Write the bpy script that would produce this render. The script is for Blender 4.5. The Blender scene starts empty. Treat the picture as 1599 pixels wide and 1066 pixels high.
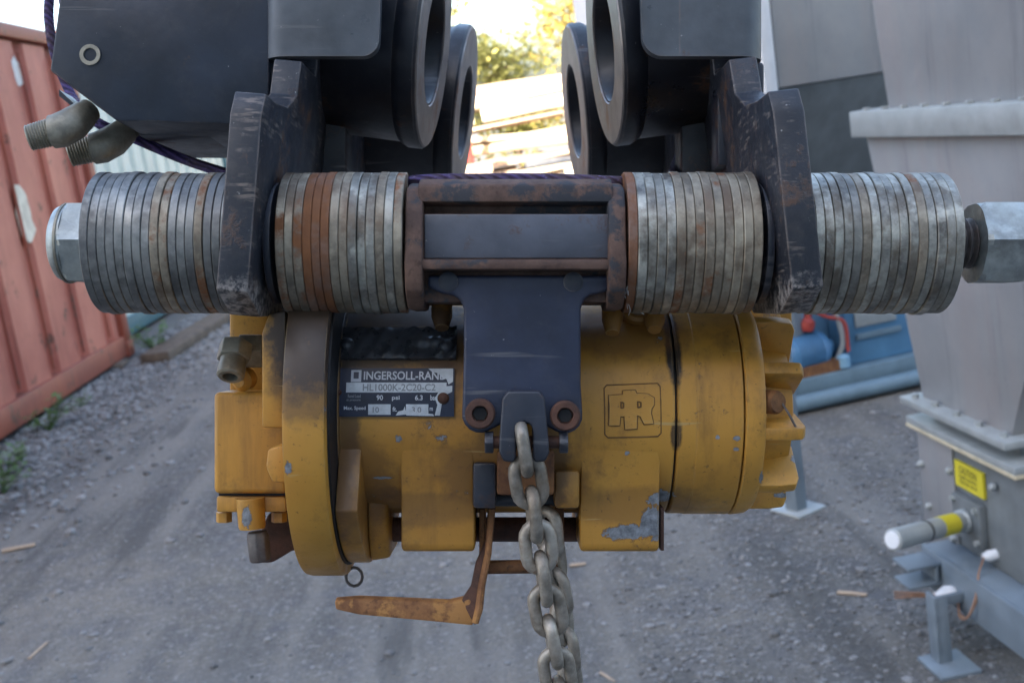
import bpy, bmesh, math, random
from mathutils import Vector, Matrix
random.seed(7)
RAD = math.radians
SC = bpy.context.scene
COL = SC.collection

# ------------------------------------------------------------------ camera, sky, sun, exposure
PITCH, ROLL, FPX, CAMZ = RAD(10.8), RAD(8.5), 1800.0, 1.5
AF = Vector((0, math.cos(PITCH), -math.sin(PITCH)))            # forward
_u0 = Vector((0, math.sin(PITCH), math.cos(PITCH))); _r0 = Vector((1, 0, 0))
AR = _r0*math.cos(ROLL) - _u0*math.sin(ROLL)                    # picture right
AU = _r0*math.sin(ROLL) + _u0*math.cos(ROLL)                    # picture up
CAM = Vector((0, 0, CAMZ))
cd = bpy.data.cameras.new('camera'); cam = bpy.data.objects.new('camera', cd); COL.objects.link(cam)
cam.matrix_world = Matrix(((AR.x, AU.x, -AF.x, CAM.x), (AR.y, AU.y, -AF.y, CAM.y), (AR.z, AU.z, -AF.z, CAM.z), (0, 0, 0, 1)))
cd.sensor_width = 36; cd.lens = 36*FPX/1599; cd.clip_start = .02; cd.clip_end = 1500
cd.dof.use_dof = True; cd.dof.focus_distance = .56; cd.dof.aperture_fstop = 20
SC.camera = cam
SUN_EL, SUN_AZ = RAD(22), RAD(200)       # azimuth clockwise from +Y: behind the camera
w = bpy.data.worlds.new('World'); SC.world = w; w.use_nodes = True
wn = w.node_tree.nodes; wl = w.node_tree.links
sky = wn.new('ShaderNodeTexSky'); sky.sky_type = 'NISHITA'; sky.sun_disc = False
sky.sun_elevation = SUN_EL; sky.sun_rotation = SUN_AZ; sky.air_density = 1.0; sky.dust_density = 5.5; sky.ozone_density = 1.2
bg = wn['Background']; bg.inputs['Strength'].default_value = .15
wl.new(sky.outputs[0], bg.inputs['Color'])
sd = bpy.data.lights.new('sun', 'SUN'); sun = bpy.data.objects.new('sun', sd); COL.objects.link(sun)
sd.energy = 5; sd.angle = RAD(.5); sd.color = (1, .93, .82)
sdir = Vector((math.sin(SUN_AZ)*math.cos(SUN_EL), math.cos(SUN_AZ)*math.cos(SUN_EL), math.sin(SUN_EL)))  # towards the sun
sun.rotation_euler = sdir.to_track_quat('Z', 'Y').to_euler(); sun.location = (0, -20, 30)
SC.view_settings.view_transform = 'Standard'; SC.view_settings.look = 'None'
SC.view_settings.exposure = 2.75; SC.view_settings.gamma = 1; SC.view_settings.use_curve_mapping = False

# ------------------------------------------------------------------ pixel helpers (a pixel gives a direction only)
def ray(px, py): return AF + AR*((px-799.5)/FPX) + AU*((533-py)/FPX)
def at(px, py, D): return CAM + ray(px, py)*D
def ground(px, py, z=0.0):
    d = ray(px, py); return CAM + d*((z-CAMZ)/d.z)
# rig frame: origin on the trolley bolt, x picture right, y away, z picture up
D0 = .574
RIG0 = at(799.5, 380, D0)
RIGM = Matrix(((AR.x, AF.x, AU.x, RIG0.x), (AR.y, AF.y, AU.y, RIG0.y), (AR.z, AF.z, AU.z, RIG0.z), (0, 0, 0, 1)))
RIGI = RIGM.inverted()
def X(px, D): return (px-799.5)*D/FPX
def Z(py, D): return (533-py)*D/FPX - (533-380)*D0/FPX
def Y(D): return D-D0
def L(px, py, D): return Vector((X(px, D), Y(D), Z(py, D)))

# ------------------------------------------------------------------ mesh builder
class MB:
    def __init__(s): s.v = []; s.f = []
    def add(s, vs, fs):
        o = len(s.v); s.v += [Vector(p) for p in vs]; s.f += [tuple(i+o for i in f) for f in fs]; return s
    def box(s, a, b, M=None):
        x0, y0, z0 = (min(a[i], b[i]) for i in range(3)); x1, y1, z1 = (max(a[i], b[i]) for i in range(3))
        vs = [(x0,y0,z0),(x1,y0,z0),(x1,y1,z0),(x0,y1,z0),(x0,y0,z1),(x1,y0,z1),(x1,y1,z1),(x0,y1,z1)]
        if M: vs = [M@Vector(p) for p in vs]
        return s.add(vs, [(0,3,2,1),(4,5,6,7),(0,1,5,4),(1,2,6,5),(2,3,7,6),(3,0,4,7)])
    def hexa(s, bottom, top):
        return s.add(list(bottom)+list(top), [(0,3,2,1),(4,5,6,7),(0,1,5,4),(1,2,6,5),(2,3,7,6),(3,0,4,7)])
    def prism(s, poly, axis, a, b, M=None, scale_b=1.0):
        n = len(poly); cx = sum(p[0] for p in poly)/n; cy = sum(p[1] for p in poly)/n
        def mk(p, t):
            return {'x': (t, p[0], p[1]), 'y': (p[0], t, p[1]), 'z': (p[0], p[1], t)}[axis]
        vs = [mk(p, a) for p in poly] + [mk((cx+(p[0]-cx)*scale_b, cy+(p[1]-cy)*scale_b), b) for p in poly]
        if M: vs = [M@Vector(p) for p in vs]
        fs = [tuple(range(n))[::-1], tuple(range(n, 2*n))] + [(i, (i+1)%n, n+(i+1)%n, n+i) for i in range(n)]
        return s.add(vs, fs)
    def lathe(s, prof, M=None, seg=64, caps=True):
        """prof: (x, r) along local x"""
        vs = []; fs = []; n = len(prof)
        for x, r in prof:
            for k in range(seg):
                a = 2*math.pi*k/seg; vs.append((x, r*math.cos(a), r*math.sin(a)))
        for i in range(n-1):
            for k in range(seg):
                k2 = (k+1)%seg; fs.append((i*seg+k, i*seg+k2, (i+1)*seg+k2, (i+1)*seg+k))
        if caps:
            if prof[0][1] > 1e-6: fs.append(tuple(range(seg))[::-1])
            if prof[-1][1] > 1e-6: fs.append(tuple((n-1)*seg+k for k in range(seg)))
        if M: vs = [M@Vector(p) for p in vs]
        return s.add(vs, fs)
    def ring(s, prof, M=None, seg=64):
        """closed profile (x, r) swept round x"""
        vs = []; fs = []; n = len(prof)
        for x, r in prof:
            for k in range(seg):
                a = 2*math.pi*k/seg; vs.append((x, r*math.cos(a), r*math.sin(a)))
        for i in range(n):
            i2 = (i+1)%n
            for k in range(seg):
                k2 = (k+1)%seg; fs.append((i*seg+k, i*seg+k2, i2*seg+k2, i2*seg+k))
        if M: vs = [M@Vector(p) for p in vs]
        return s.add(vs, fs)
    def tube(s, pts, r, seg=10, closed=False, caps=True):
        pts = [Vector(p) for p in pts]; n = len(pts); vs = []; fs = []; up = None
        for i, p in enumerate(pts):
            if closed: t = pts[(i+1)%n]-pts[i-1]
            else: t = pts[min(i+1, n-1)]-pts[max(i-1, 0)]
            t.normalize()
            if up is None:
                up = Vector((0, 0, 1)) if abs(t.z) < .9 else Vector((1, 0, 0))
            up = (up - t*up.dot(t)).normalized(); q = t.cross(up)
            rr = r[i] if isinstance(r, (list, tuple)) else r
            for k in range(seg):
                a = 2*math.pi*k/seg; vs.append(p+up*(rr*math.cos(a))+q*(rr*math.sin(a)))
        for i in range(n if closed else n-1):
            i2 = (i+1)%n
            for k in range(seg):
                k2 = (k+1)%seg; fs.append((i*seg+k, i*seg+k2, i2*seg+k2, i2*seg+k))
        if caps and not closed:
            fs.append(tuple(range(seg))[::-1]); fs.append(tuple((n-1)*seg+k for k in range(seg)))
        return s.add(vs, fs)
    def build(s, name, mat, parent=None, bevel=0, seg=2, smooth=38, recalc=True):
        me = bpy.data.meshes.new(name); me.from_pydata([tuple(p) for p in s.v], [], s.f)
        bm = bmesh.new(); bm.from_mesh(me)
        if recalc: bmesh.ops.recalc_face_normals(bm, faces=bm.faces)
        if bevel:
            es = [e for e in bm.edges if len(e.link_faces) == 2 and e.calc_face_angle(0) > RAD(28)]
            bmesh.ops.bevel(bm, geom=es, offset=bevel, segments=seg, affect='EDGES', profile=.5, clamp_overlap=True)
        bm.to_mesh(me); bm.free()
        if smooth:
            me.shade_smooth(); me.set_sharp_from_angle(angle=RAD(smooth))
        return link(name, me, mat, parent)
def link(name, me, mat, parent=None):
    o = bpy.data.objects.new(name, me); COL.objects.link(o)
    if mat and not me.materials: me.materials.append(mat)
    if parent: o.parent = parent
    return o
def thing(name, label, cat, M=None, group=None):
    o = bpy.data.objects.new(name, None); COL.objects.link(o); o.empty_display_size = .05
    if M is not None: o.matrix_world = M
    return tag(o, label, cat, group)
def tag(o, label, cat, group=None):
    o['label'] = label; o['category'] = cat
    if group: o['group'] = group
    return o
def dup(o, parent=None):
    c = o.copy(); COL.objects.link(c); c.parent = parent; return c
def T(x, y, z): return Matrix.Translation((x, y, z))
def RX(a): return Matrix.Rotation(a, 4, 'X')
def RY(a): return Matrix.Rotation(a, 4, 'Y')
def RZ(a): return Matrix.Rotation(a, 4, 'Z')
def along(p, d):
    """matrix with local x along d at p"""
    d = Vector(d).normalized(); u = Vector((0, 0, 1)) if abs(d.z) < .9 else Vector((0, 1, 0))
    y = u.cross(d).normalized(); z = d.cross(y)
    return Matrix(((d.x, y.x, z.x, p[0]), (d.y, y.y, z.y, p[1]), (d.z, y.z, z.z, p[2]), (0, 0, 0, 1)))
def arc(cx, cy, r, a0, a1, n=8):
    return [(cx+r*math.cos(RAD(a0+(a1-a0)*i/n)), cy+r*math.sin(RAD(a0+(a1-a0)*i/n))) for i in range(n+1)]
def bez(pts, n=10):
    """Catmull-Rom through pts"""
    P = [Vector(p) for p in pts]; P = [P[0]*2-P[1]] + P + [P[-1]*2-P[-2]]; out = []
    for i in range(1, len(P)-2):
        for k in range(n):
            t = k/n; a, b, c, d = P[i-1], P[i], P[i+1], P[i+2]
            out.append(.5*((2*b)+(c-a)*t+(2*a-5*b+4*c-d)*t*t+(3*b-a-3*c+d)*t**3))
    out.append(P[-2]); return out

# ------------------------------------------------------------------ materials
class NT:
    def __init__(s, name):
        s.m = bpy.data.materials.new(name); s.m.use_nodes = True; s.t = s.m.node_tree
        s.b = s.t.nodes['Principled BSDF']; s.tc = s.t.nodes.new('ShaderNodeTexCoord'); s.obj = s.tc.outputs['Object']
    def n(s, typ, **k):
        nd = s.t.nodes.new(typ)
        for a, v in k.items(): setattr(nd, a, v)
        return nd
    def put(s, sock, v):
        if hasattr(v, 'is_output') or isinstance(v, bpy.types.NodeSocket): s.t.links.new(v, sock)
        elif isinstance(v, (tuple, list)) and len(v) == 3 and sock.type == 'RGBA': sock.default_value = (*v, 1)
        else: sock.default_value = v
    def mapping(s, scale=(1,1,1), loc=(0,0,0), rot=(0,0,0), src=None):
        nd = s.n('ShaderNodeMapping'); s.put(nd.inputs['Vector'], src or s.obj)
        nd.inputs['Scale'].default_value = scale; nd.inputs['Location'].default_value = loc; nd.inputs['Rotation'].default_value = rot
        return nd.outputs[0]
    def noise(s, scale, detail=4, rough=.55, vec=None, dist=0):
        nd = s.n('ShaderNodeTexNoise'); s.put(nd.inputs['Vector'], vec or s.obj)
        nd.inputs['Scale'].default_value = scale; nd.inputs['Detail'].default_value = detail
        nd.inputs['Roughness'].default_value = rough; nd.inputs['Distortion'].default_value = dist
        return nd.outputs['Fac']
    def vor(s, scale, vec=None, feature='F1', out='Distance'):
        nd = s.n('ShaderNodeTexVoronoi', feature=feature); s.put(nd.inputs['Vector'], vec or s.obj); nd.inputs['Scale'].default_value = scale
        return nd.outputs[out]
    def ramp(s, v, a, b, lo=0., hi=1.):
        nd = s.n('ShaderNodeMapRange'); nd.clamp = True; s.put(nd.inputs['Value'], v)
        for i, x in zip(('From Min', 'From Max', 'To Min', 'To Max'), (a, b, lo, hi)): nd.inputs[i].default_value = x
        return nd.outputs[0]
    def math(s, op, a, b=0.):
        nd = s.n('ShaderNodeMath', operation=op); s.put(nd.inputs[0], a); s.put(nd.inputs[1], b); return nd.outputs[0]
    def mix(s, fac, a, b, mode='MIX'):
        nd = s.n('ShaderNodeMix', data_type='RGBA', blend_type=mode); s.put(nd.inputs[0], fac); s.put(nd.inputs[6], a); s.put(nd.inputs[7], b); return nd.outputs[2]
    def xyz(s, src=None):
        nd = s.n('ShaderNodeSeparateXYZ'); s.put(nd.inputs[0], src or s.obj); return nd.outputs
    def ell(s, cx, cz, rx, rz, warp=.5, wscale=None, raw=False):
        wscale = wscale or 2.6/(rx+rz)
        """soft-edged blotch with a ragged outline round (cx, cz) in object x/z"""
        o = s.xyz(); a = s.math('POWER', s.math('DIVIDE', s.math('SUBTRACT', o[0], cx), rx), 2); b = s.math('POWER', s.math('DIVIDE', s.math('SUBTRACT', o[2], cz), rz), 2)
        d = s.math('SQRT', s.math('ADD', a, b)); d = s.math('ADD', d, s.math('MULTIPLY', s.math('SUBTRACT', s.noise(wscale, 6, .7), .5), warp*4))
        return d if raw else s.ramp(d, .80, 1.15, 1, 0)
    def edge(s, radius=.0011, lo=.015, hi=.10):
        bv = s.n('ShaderNodeBevel'); bv.samples = 4; bv.inputs['Radius'].default_value = radius
        ge = s.n('ShaderNodeNewGeometry'); dt = s.n('ShaderNodeVectorMath', operation='DOT_PRODUCT'); s.t.links.new(bv.outputs[0], dt.inputs[0]); s.t.links.new(ge.outputs['Normal'], dt.inputs[1])
        return s.ramp(s.math('SUBTRACT', 1., dt.outputs['Value']), lo, hi)
    def pos(s): return s.n('ShaderNodeNewGeometry').outputs['Position']
    def rand(s): return s.n('ShaderNodeObjectInfo').outputs['Random']
    def bump(s, h, strength=.3, dist=.001):
        nd = s.n('ShaderNodeBump'); s.put(nd.inputs['Height'], h); nd.inputs['Strength'].default_value = strength; nd.inputs['Distance'].default_value = dist
        s.t.links.new(nd.outputs[0], s.b.inputs['Normal'])
    def out(s, col=None, rough=None, metal=None, spec=None):
        if col is not None: s.put(s.b.inputs['Base Color'], col)
        if rough is not None: s.put(s.b.inputs['Roughness'], rough)
        if metal is not None: s.put(s.b.inputs['Metallic'], metal)
        if spec is not None: s.put(s.b.inputs['Specular IOR Level'], spec)
        return s.m
MAT = {}
def yellow(name, chips=(), grime=(), k=1.0):
    t = NT(name)
    c = t.mix(t.ramp(t.noise(14, 4), .35, .65), (.60*k, .300*k, .044*k), (.50*k, .235*k, .034*k))
    c = t.mix(t.ramp(t.noise(60, 6, .7), .56, .76, 0, .45), c, (.24, .115, .026))
    c = t.mix(t.ramp(t.noise(420, 3, .6), .66, .72, 0, .6), c, (.12, .06, .02))
    drip = t.noise(55, 5, .65, t.mapping((1, 1, .13)))
    c = t.mix(t.ramp(drip, .56, .74, 0, .55), c, (.17, .08, .022))
    c = t.mix(t.ramp(t.noise(24, 8, .74), .54, .70, 0, .6), c, (.12, .065, .03)); c = t.mix(t.ramp(t.noise(85, 7, .75), .60, .72, 0, .6), c, (.06, .04, .026))
    for (x, z, rx, rz, amt, col) in grime: c = t.mix(t.math('MULTIPLY', t.ell(x, z, rx, rz, .32, 60), amt), c, col)
    scr = t.ramp(t.noise(110, 3, .5, t.mapping((.10, .10, 1.6), rot=(.2, .5, .3)), dist=.4), .70, .725, 0, .7)
    c = t.mix(scr, c, (.52, .36, .14))
    rough = t.ramp(t.noise(90, 4), .3, .7, .34, .58)
    dn = t.math('SUBTRACT', 1.0, t.ramp(t.noise(38, 9, .75), .60, .76, 0, .45))
    for (x, z, rx, rz) in chips: dn = t.math('MINIMUM', dn, t.ell(x, z, rx, rz, raw=True))
    chip = t.ramp(dn, .60, .64, 1, 0) if not chips else t.ramp(dn, .84, .88, 1, 0)
    rim = t.ramp(dn, .86, 1.02, 1, 0) if chips else chip
    if chips:
        c = t.mix(rim, c, (.16, .085, .03)); 
    c = t.mix(chip, c, t.mix(t.ramp(t.noise(230, 5, .7), .35, .65), (.115, .12, .13), (.30, .315, .34)))
    ed = t.math('MULTIPLY', t.edge(), t.ramp(t.noise(70, 6, .7), .42, .62))
    c = t.mix(t.math('MULTIPLY', ed, .8), c, t.mix(t.noise(60, 2), (.66, .42, .12), (.17, .15, .13)))
    t.bump(t.math('SUBTRACT', t.math('ADD', t.math('MULTIPLY', t.noise(230, 5), .4), t.math('MULTIPLY', t.noise(45, 3), .5)), t.math('MULTIPLY', chip, .5)), .5, .0007)
    return t.out(c, rough, 0)
def black(name, rust=.5, base=(.014, .0165, .025), rust_scale=30):  # default base lifted and blued to stand in for veiling haze
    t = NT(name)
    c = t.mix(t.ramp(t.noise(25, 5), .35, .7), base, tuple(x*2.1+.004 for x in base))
    dust = t.ramp(t.noise(70, 6, .7), .52, .82, 0, .30)
    c = t.mix(dust, c, (.075, .068, .066))
    rm = t.ramp(t.noise(rust_scale, 8, .72), .62-.12*rust, .70-.05*rust)
    c = t.mix(rm, c, t.mix(t.noise(160, 4), (.045, .022, .014), (.13, .062, .032)))
    sp = t.ramp(t.noise(330, 4, .65), .71, .75)
    c = t.mix(sp, c, (.32, .31, .31))
    scr = t.ramp(t.noise(70, 4, .6, t.mapping((.08, .08, 1.3), rot=(.4, .9, .2)), dist=.5), .635, .68, 0, .5)
    c = t.mix(scr, c, (.16, .155, .155))
    ed = t.math('MULTIPLY', t.edge(.0014), t.ramp(t.noise(55, 6, .7), .38, .60))
    c = t.mix(t.math('MULTIPLY', ed, .75), c, t.mix(t.noise(90, 2), (.26, .25, .25), (.14, .075, .045)))
    t.bump(t.math('ADD', t.noise(180, 5), t.math('MULTIPLY', rm, .6)), .35, .0006)
    return t.out(c, t.math('ADD', t.ramp(t.noise(18, 6, .7), .3, .7, .26, .58), t.math('MULTIPLY', rm, .3)), 0)
def steel(name, base=(.42, .44, .46), dark=(.20, .21, .22), stain=(.17, .12, .075), stain_amt=.5, rust=0, metal=.65, var=.35, axis_streak=True):
    t = NT(name); rd = t.rand()
    off = t.n('ShaderNodeVectorMath', operation='ADD'); t.put(off.inputs[0], t.obj)
    cmb = t.n('ShaderNodeCombineXYZ'); t.put(cmb.inputs[0], t.math('MULTIPLY', rd, 37.)); t.put(cmb.inputs[1], t.math('MULTIPLY', rd, 91.)); t.put(cmb.inputs[2], t.math('MULTIPLY', rd, 53.)); t.put(off.inputs[1], cmb.outputs[0])
    v = off.outputs[0]
    c = t.mix(t.ramp(t.noise(45, 6, .65, v), .36, .64), base, dark)
    c = t.mix(t.ramp(t.noise(240, 3, .6, v), .45, .7, 0, .35), c, tuple(x*1.35 for x in base))
    c = t.mix(t.math('MULTIPLY', t.ramp(rd, 0, 1, 0, 1), var), c, dark)
    c = t.mix(t.math('MULTIPLY', t.ramp(t.noise(28, 6, .7, v), .5, .62), stain_amt), c, stain)
    rm = t.ramp(t.noise(24, 7, .7, v), .64-rust*.3, .70-rust*.22) if rust else 0.
    cross = t.ramp(t.noise(34, 5, .65, t.pos()), .54, .66); c = t.mix(t.math('MULTIPLY', cross, stain_amt), c, tuple(x*.8 for x in stain))
    c = t.mix(t.ramp(t.noise(50, 4, .6, t.pos()), .58, .68, 0, .5), c, tuple(min(1, x*1.3) for x in base))
    if rust: c = t.mix(rm, c, t.mix(t.noise(130, 4, .6, v), (.10, .035, .014), (.27, .105, .035)))
    t.bump(t.noise(200, 5, .6, v), .25, .0004)
    ro = t.ramp(t.noise(60, 4, .6, v), .3, .7, .38, .6)
    if rust:
        ro = t.math('ADD', ro, t.math('MULTIPLY', rm, .3)); metal = t.math('SUBTRACT', metal, t.math('MULTIPLY', rm, metal))
    return t.out(c, ro, metal)
def rusty(name, a=(.10, .038, .016), b=(.26, .115, .04), paint=None, amt=.5):
    t = NT(name); c = t.mix(t.ramp(t.noise(55, 7, .7), .35, .65), a, b)
    c = t.mix(t.ramp(t.noise(300, 4), .55, .7, 0, .6), c, (.045, .02, .012))
    if paint: c = t.mix(t.ramp(t.noise(34, 6, .7), .56-amt*.2, .62-amt*.2), c, paint)
    t.bump(t.noise(190, 6, .7), .6, .0008); return t.out(c, .75, 0)
def plain(name, col, rough=.6, metal=0, vary=.25, scale=20, bump=.0, bscale=100, bdist=.001):
    t = NT(name); c = t.mix(t.ramp(t.noise(scale, 5, .65), .3, .7), tuple(x*(1-vary) for x in col), tuple(min(1, x*(1+vary)) for x in col))
    if bump: t.bump(t.noise(bscale, 5, .65), bump, bdist)
    return t.out(c, t.ramp(t.noise(scale*2, 3), .3, .7, max(0, rough-.08), min(1, rough+.08)), metal)

# hoist paint: stains and bare patches sit at fixed places on the casting
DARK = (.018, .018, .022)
MAT['body'] = yellow('hoist_yellow_paint',
    chips=[(X(975,.59), Z(832,.59), .014, .0042), (X(1020,.59), Z(820,.59), .0075, .009), (X(1120,.584), Z(682,.584), .0012, .0013), (X(1150,.584), Z(684,.584), .002, .0014), (X(1150,.584), Z(701,.584), .0017, .0010), (X(1030,.6), Z(775,.6), .008, .004), (X(980,.583), Z(708,.583), .0014, .0012), (X(622,.583), Z(685,.583), .0018, .002), (X(596,.586), Z(748,.586), .006, .0008)],
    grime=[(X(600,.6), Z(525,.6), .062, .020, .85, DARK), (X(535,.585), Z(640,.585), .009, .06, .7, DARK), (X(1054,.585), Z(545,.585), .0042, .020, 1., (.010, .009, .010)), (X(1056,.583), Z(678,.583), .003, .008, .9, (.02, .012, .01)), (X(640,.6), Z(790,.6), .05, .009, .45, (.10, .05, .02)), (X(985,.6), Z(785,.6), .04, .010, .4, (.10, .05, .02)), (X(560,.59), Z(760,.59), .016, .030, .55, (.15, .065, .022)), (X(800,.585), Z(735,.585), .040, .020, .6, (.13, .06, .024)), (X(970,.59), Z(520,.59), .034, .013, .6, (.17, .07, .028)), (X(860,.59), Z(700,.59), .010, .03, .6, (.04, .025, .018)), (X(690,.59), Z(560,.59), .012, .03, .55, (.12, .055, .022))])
MAT['flange'] = yellow('flange_yellow_paint', chips=[(X(455,.56), Z(728,.56), .002, .0035)],
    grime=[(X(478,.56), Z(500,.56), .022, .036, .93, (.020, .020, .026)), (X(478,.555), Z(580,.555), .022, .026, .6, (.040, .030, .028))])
MAT['valve'] = yellow('valve_yellow_paint', chips=[(X(388,.6), Z(803,.6), .0028, .006)], k=1.12)
MAT['fin'] = yellow('end_cap_yellow_paint', chips=[(X(1188,.6), Z(742,.6), .002, .005), (X(1255,.6), Z(720,.6), .004, .0025), (X(1240,.6), Z(785,.6), .004, .0016)], k=1.15)
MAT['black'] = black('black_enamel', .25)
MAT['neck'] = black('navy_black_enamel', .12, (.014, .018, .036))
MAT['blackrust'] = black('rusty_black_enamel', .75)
t = NT('scuffed_black_plate')
c = t.mix(t.ramp(t.noise(25, 5), .35, .7), (.013, .0155, .022), (.030, .032, .042))
c = t.mix(t.ramp(t.noise(90, 6, .7), .52, .75, 0, .4), c, (.075, .062, .055))
pit = t.ramp(t.noise(48, 8, .74), .55, .64); c = t.mix(t.math('MULTIPLY', pit, .85), c, t.mix(t.noise(200, 4), (.055, .026, .016), (.15, .075, .04)))
fin = t.noise(320, 3, .6, t.mapping((.2, .2, 1.6))); scuff = t.math('MULTIPLY', t.ramp(fin, .52, .62), t.ramp(t.noise(38, 5, .65), .52, .62)); c = t.mix(t.math('MULTIPLY', scuff, .7), c, (.22, .18, .155))
c = t.mix(t.ramp(t.noise(300, 5, .7), .67, .71), c, (.40, .38, .36))
zlo = t.ramp(t.math('ADD', t.xyz()[2], t.math('MULTIPLY', t.noise(130, 5, .7), .02)), -.015, -.008, .8, 0)
c = t.mix(t.math('MULTIPLY', zlo, t.ramp(t.noise(230, 5, .7), .44, .58)), c, (.36, .32, .29))
ed = t.math('MULTIPLY', t.edge(.0016), t.ramp(t.noise(60, 6, .7), .36, .56)); c = t.mix(t.math('MULTIPLY', ed, .85), c, t.mix(t.noise(110, 2), (.33, .31, .30), (.17, .09, .05)))
t.bump(t.math('ADD', t.noise(180, 6, .7), t.math('MULTIPLY', pit, .8)), .5, .0007); MAT['edge'] = t.out(c, t.ramp(t.noise(60, 4), .3, .7, .34, .6), t.math('MULTIPLY', scuff, .3))
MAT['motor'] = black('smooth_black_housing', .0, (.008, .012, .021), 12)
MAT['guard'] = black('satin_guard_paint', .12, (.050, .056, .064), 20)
MAT['hanger'] = rusty('hanger_worn_steel', (.060, .032, .024), (.15, .085, .060), (.034, .034, .040), .25)
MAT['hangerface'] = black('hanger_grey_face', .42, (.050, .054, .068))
MAT['rust'] = rusty('orange_rust')
MAT['rustpaint'] = rusty('rusty_yellow_lever', (.16, .065, .025), (.36, .165, .06), (.42, .20, .06), .3)
MAT['rustdark'] = rusty('dark_rust', (.045, .02, .014), (.115, .048, .028))
MAT['galv'] = steel('zinc_washer', (.58, .56, .48), (.14, .132, .12), stain=(.12, .085, .055), stain_amt=.65, var=.6)
MAT['galvl'] = steel('zinc_washer_blue', (.33, .33, .31), (.13, .13, .13), stain=(.09, .088, .085), stain_amt=.5, var=.6)
MAT['galvb'] = steel('stained_washer', (.40, .345, .26), (.15, .125, .095), stain=(.15, .10, .065), stain_amt=.8, var=.35, rust=.26, metal=.4)
MAT['galvr'] = steel('rusted_washer', (.24, .15, .11), (.14, .075, .05), stain=(.20, .075, .03), stain_amt=.8, rust=.8, metal=.2)
MAT['zinc'] = steel('zinc_nut', (.46, .49, .47), (.27, .29, .29), stain=(.2, .19, .15), stain_amt=.25, var=.1)
MAT['fitting'] = steel('dull_fitting', (.36, .33, .26), (.19, .175, .145), stain=(.14, .11, .07), stain_amt=.5, var=.1, metal=.45)
MAT['thread'] = steel('oily_thread', (.16, .14, .13), (.075, .068, .065), stain=(.10, .06, .045), stain_amt=.6, var=0, metal=.5)
MAT['chain'] = steel('worn_chain', (.44, .395, .335), (.20, .175, .145), stain=(.17, .12, .075), stain_amt=.55, var=.25, metal=.5, rust=.06)
MAT['dark'] = plain('black_recess', (.008, .008, .010), .6)
MAT['plate'] = plain('nameplate_blue_black', (.014, .020, .045), .4, vary=.4, scale=60)
MAT['tag'] = plain('crumpled_black_film', (.045, .046, .052), .30, vary=.5, scale=80)
MAT['silver'] = plain('plate_bare_aluminium', (.50, .53, .56), .45, .2, vary=.22, scale=160)
MAT['print'] = plain('plate_print_white', (.50, .52, .56), .5, vary=.1)
MAT['stamp'] = plain('stamped_grey', (.20, .21, .23), .5, vary=.15)
MAT['outline'] = plain('dirt_in_crease', (.17, .085, .025), .7, vary=.4, scale=90)
t = NT('wheel_steel'); c = t.mix(t.ramp(t.noise(40, 6, .65), .35, .65), (.22, .20, .19), (.36, .32, .30)); c = t.mix(t.ramp(t.noise(22, 6, .7), .54, .66), c, (.24, .12, .07)); t.bump(t.noise(200, 4), .2, .0004); MAT['wheel'] = t.out(c, .42, .5)
MAT['tread'] = black('wheel_tread_shade', .25, (.007, .008, .012))  # base darkened to put the shade deep inside the trolley into the colour
t = NT('purple_rope'); wv = t.n('ShaderNodeTexWave', wave_type='BANDS', bands_direction='DIAGONAL'); wv.inputs['Scale'].default_value = 110; wv.inputs['Distortion'].default_value = 2; t.put(wv.inputs['Vector'], t.obj)
c = t.mix(wv.outputs['Fac'], (.028, .018, .07), (.085, .055, .19)); c = t.mix(t.ramp(t.noise(20, 5, .7), .42, .60, 0, .75), c, (.085, .055, .05)); c = t.mix(t.ramp(t.noise(400, 3), .6, .75, 0, .5), c, (.25, .2, .4)); t.bump(wv.outputs['Fac'], .8, .0012); MAT['rope'] = t.out(c, .9)

# ------------------------------------------------------------------ ground
t = NT('gravel_yard')
p = t.obj
c = t.mix(t.ramp(t.noise(.9, 5, .6, p), .38, .62), (.082, .078, .071), (.170, .153, .130))
c = t.mix(t.ramp(t.noise(6, 6, .7, p), .42, .72), c, (.085, .086, .095))
c = t.mix(t.ramp(t.noise(26, 6, .75, p), .5, .72, 0, .75), c, (.215, .205, .195))
c = t.mix(t.ramp(t.noise(70, 4, .7, p), .52, .70, 0, .8), c, (.055, .055, .06))
vv = t.vor(60, p); c = t.mix(t.ramp(t.noise(40, 3, .6, p), .58, .66, 0, .75), c, (.29, .28, .27)); c = t.mix(t.ramp(t.noise(2.3, 6, .7, p), .52, .68, 0, .5), c, (.115, .095, .082)); c = t.mix(t.ramp(t.noise(110, 2, .5, p), .64, .70, 0, .8), c, (.36, .35, .34))
trk = t.noise(1.6, 3, .5, t.mapping((2.6, .25, 1), rot=(0, 0, RAD(24)))); c = t.mix(t.ramp(trk, .47, .62, 0, .6), c, (.205, .190, .170)); trd = t.noise(2.2, 4, .6, t.mapping((2.2, .3, 1), loc=(3, 1, 0), rot=(0, 0, RAD(24)))); c = t.mix(t.ramp(trd, .54, .64, 0, .7), c, (.060, .058, .056)); c = t.mix(t.ramp(t.noise(60, 6, .8, p), .56, .64, 0, .75), c, (.045, .044, .044))
t.bump(t.math('ADD', t.math('ADD', t.noise(38, 6, .72, p), t.math('MULTIPLY', t.ramp(vv, 0, .5), .5)), t.math('MULTIPLY', t.noise(5, 4), 1.5)), .8, .012)
MAT['ground'] = t.out(c, .93)
n = 60; vs = []; fs = []
def gx(i): u = (i/n-.5)*2; return math.copysign(abs(u)**3*260+abs(u)*8, u)
for j in range(n+1):
    for i in range(n+1):
        x, y = gx(i), gx(j)+6; near = math.exp(-(x*x+(y-6)**2)/400)
        vs.append((x, y, near*.0))
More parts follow.
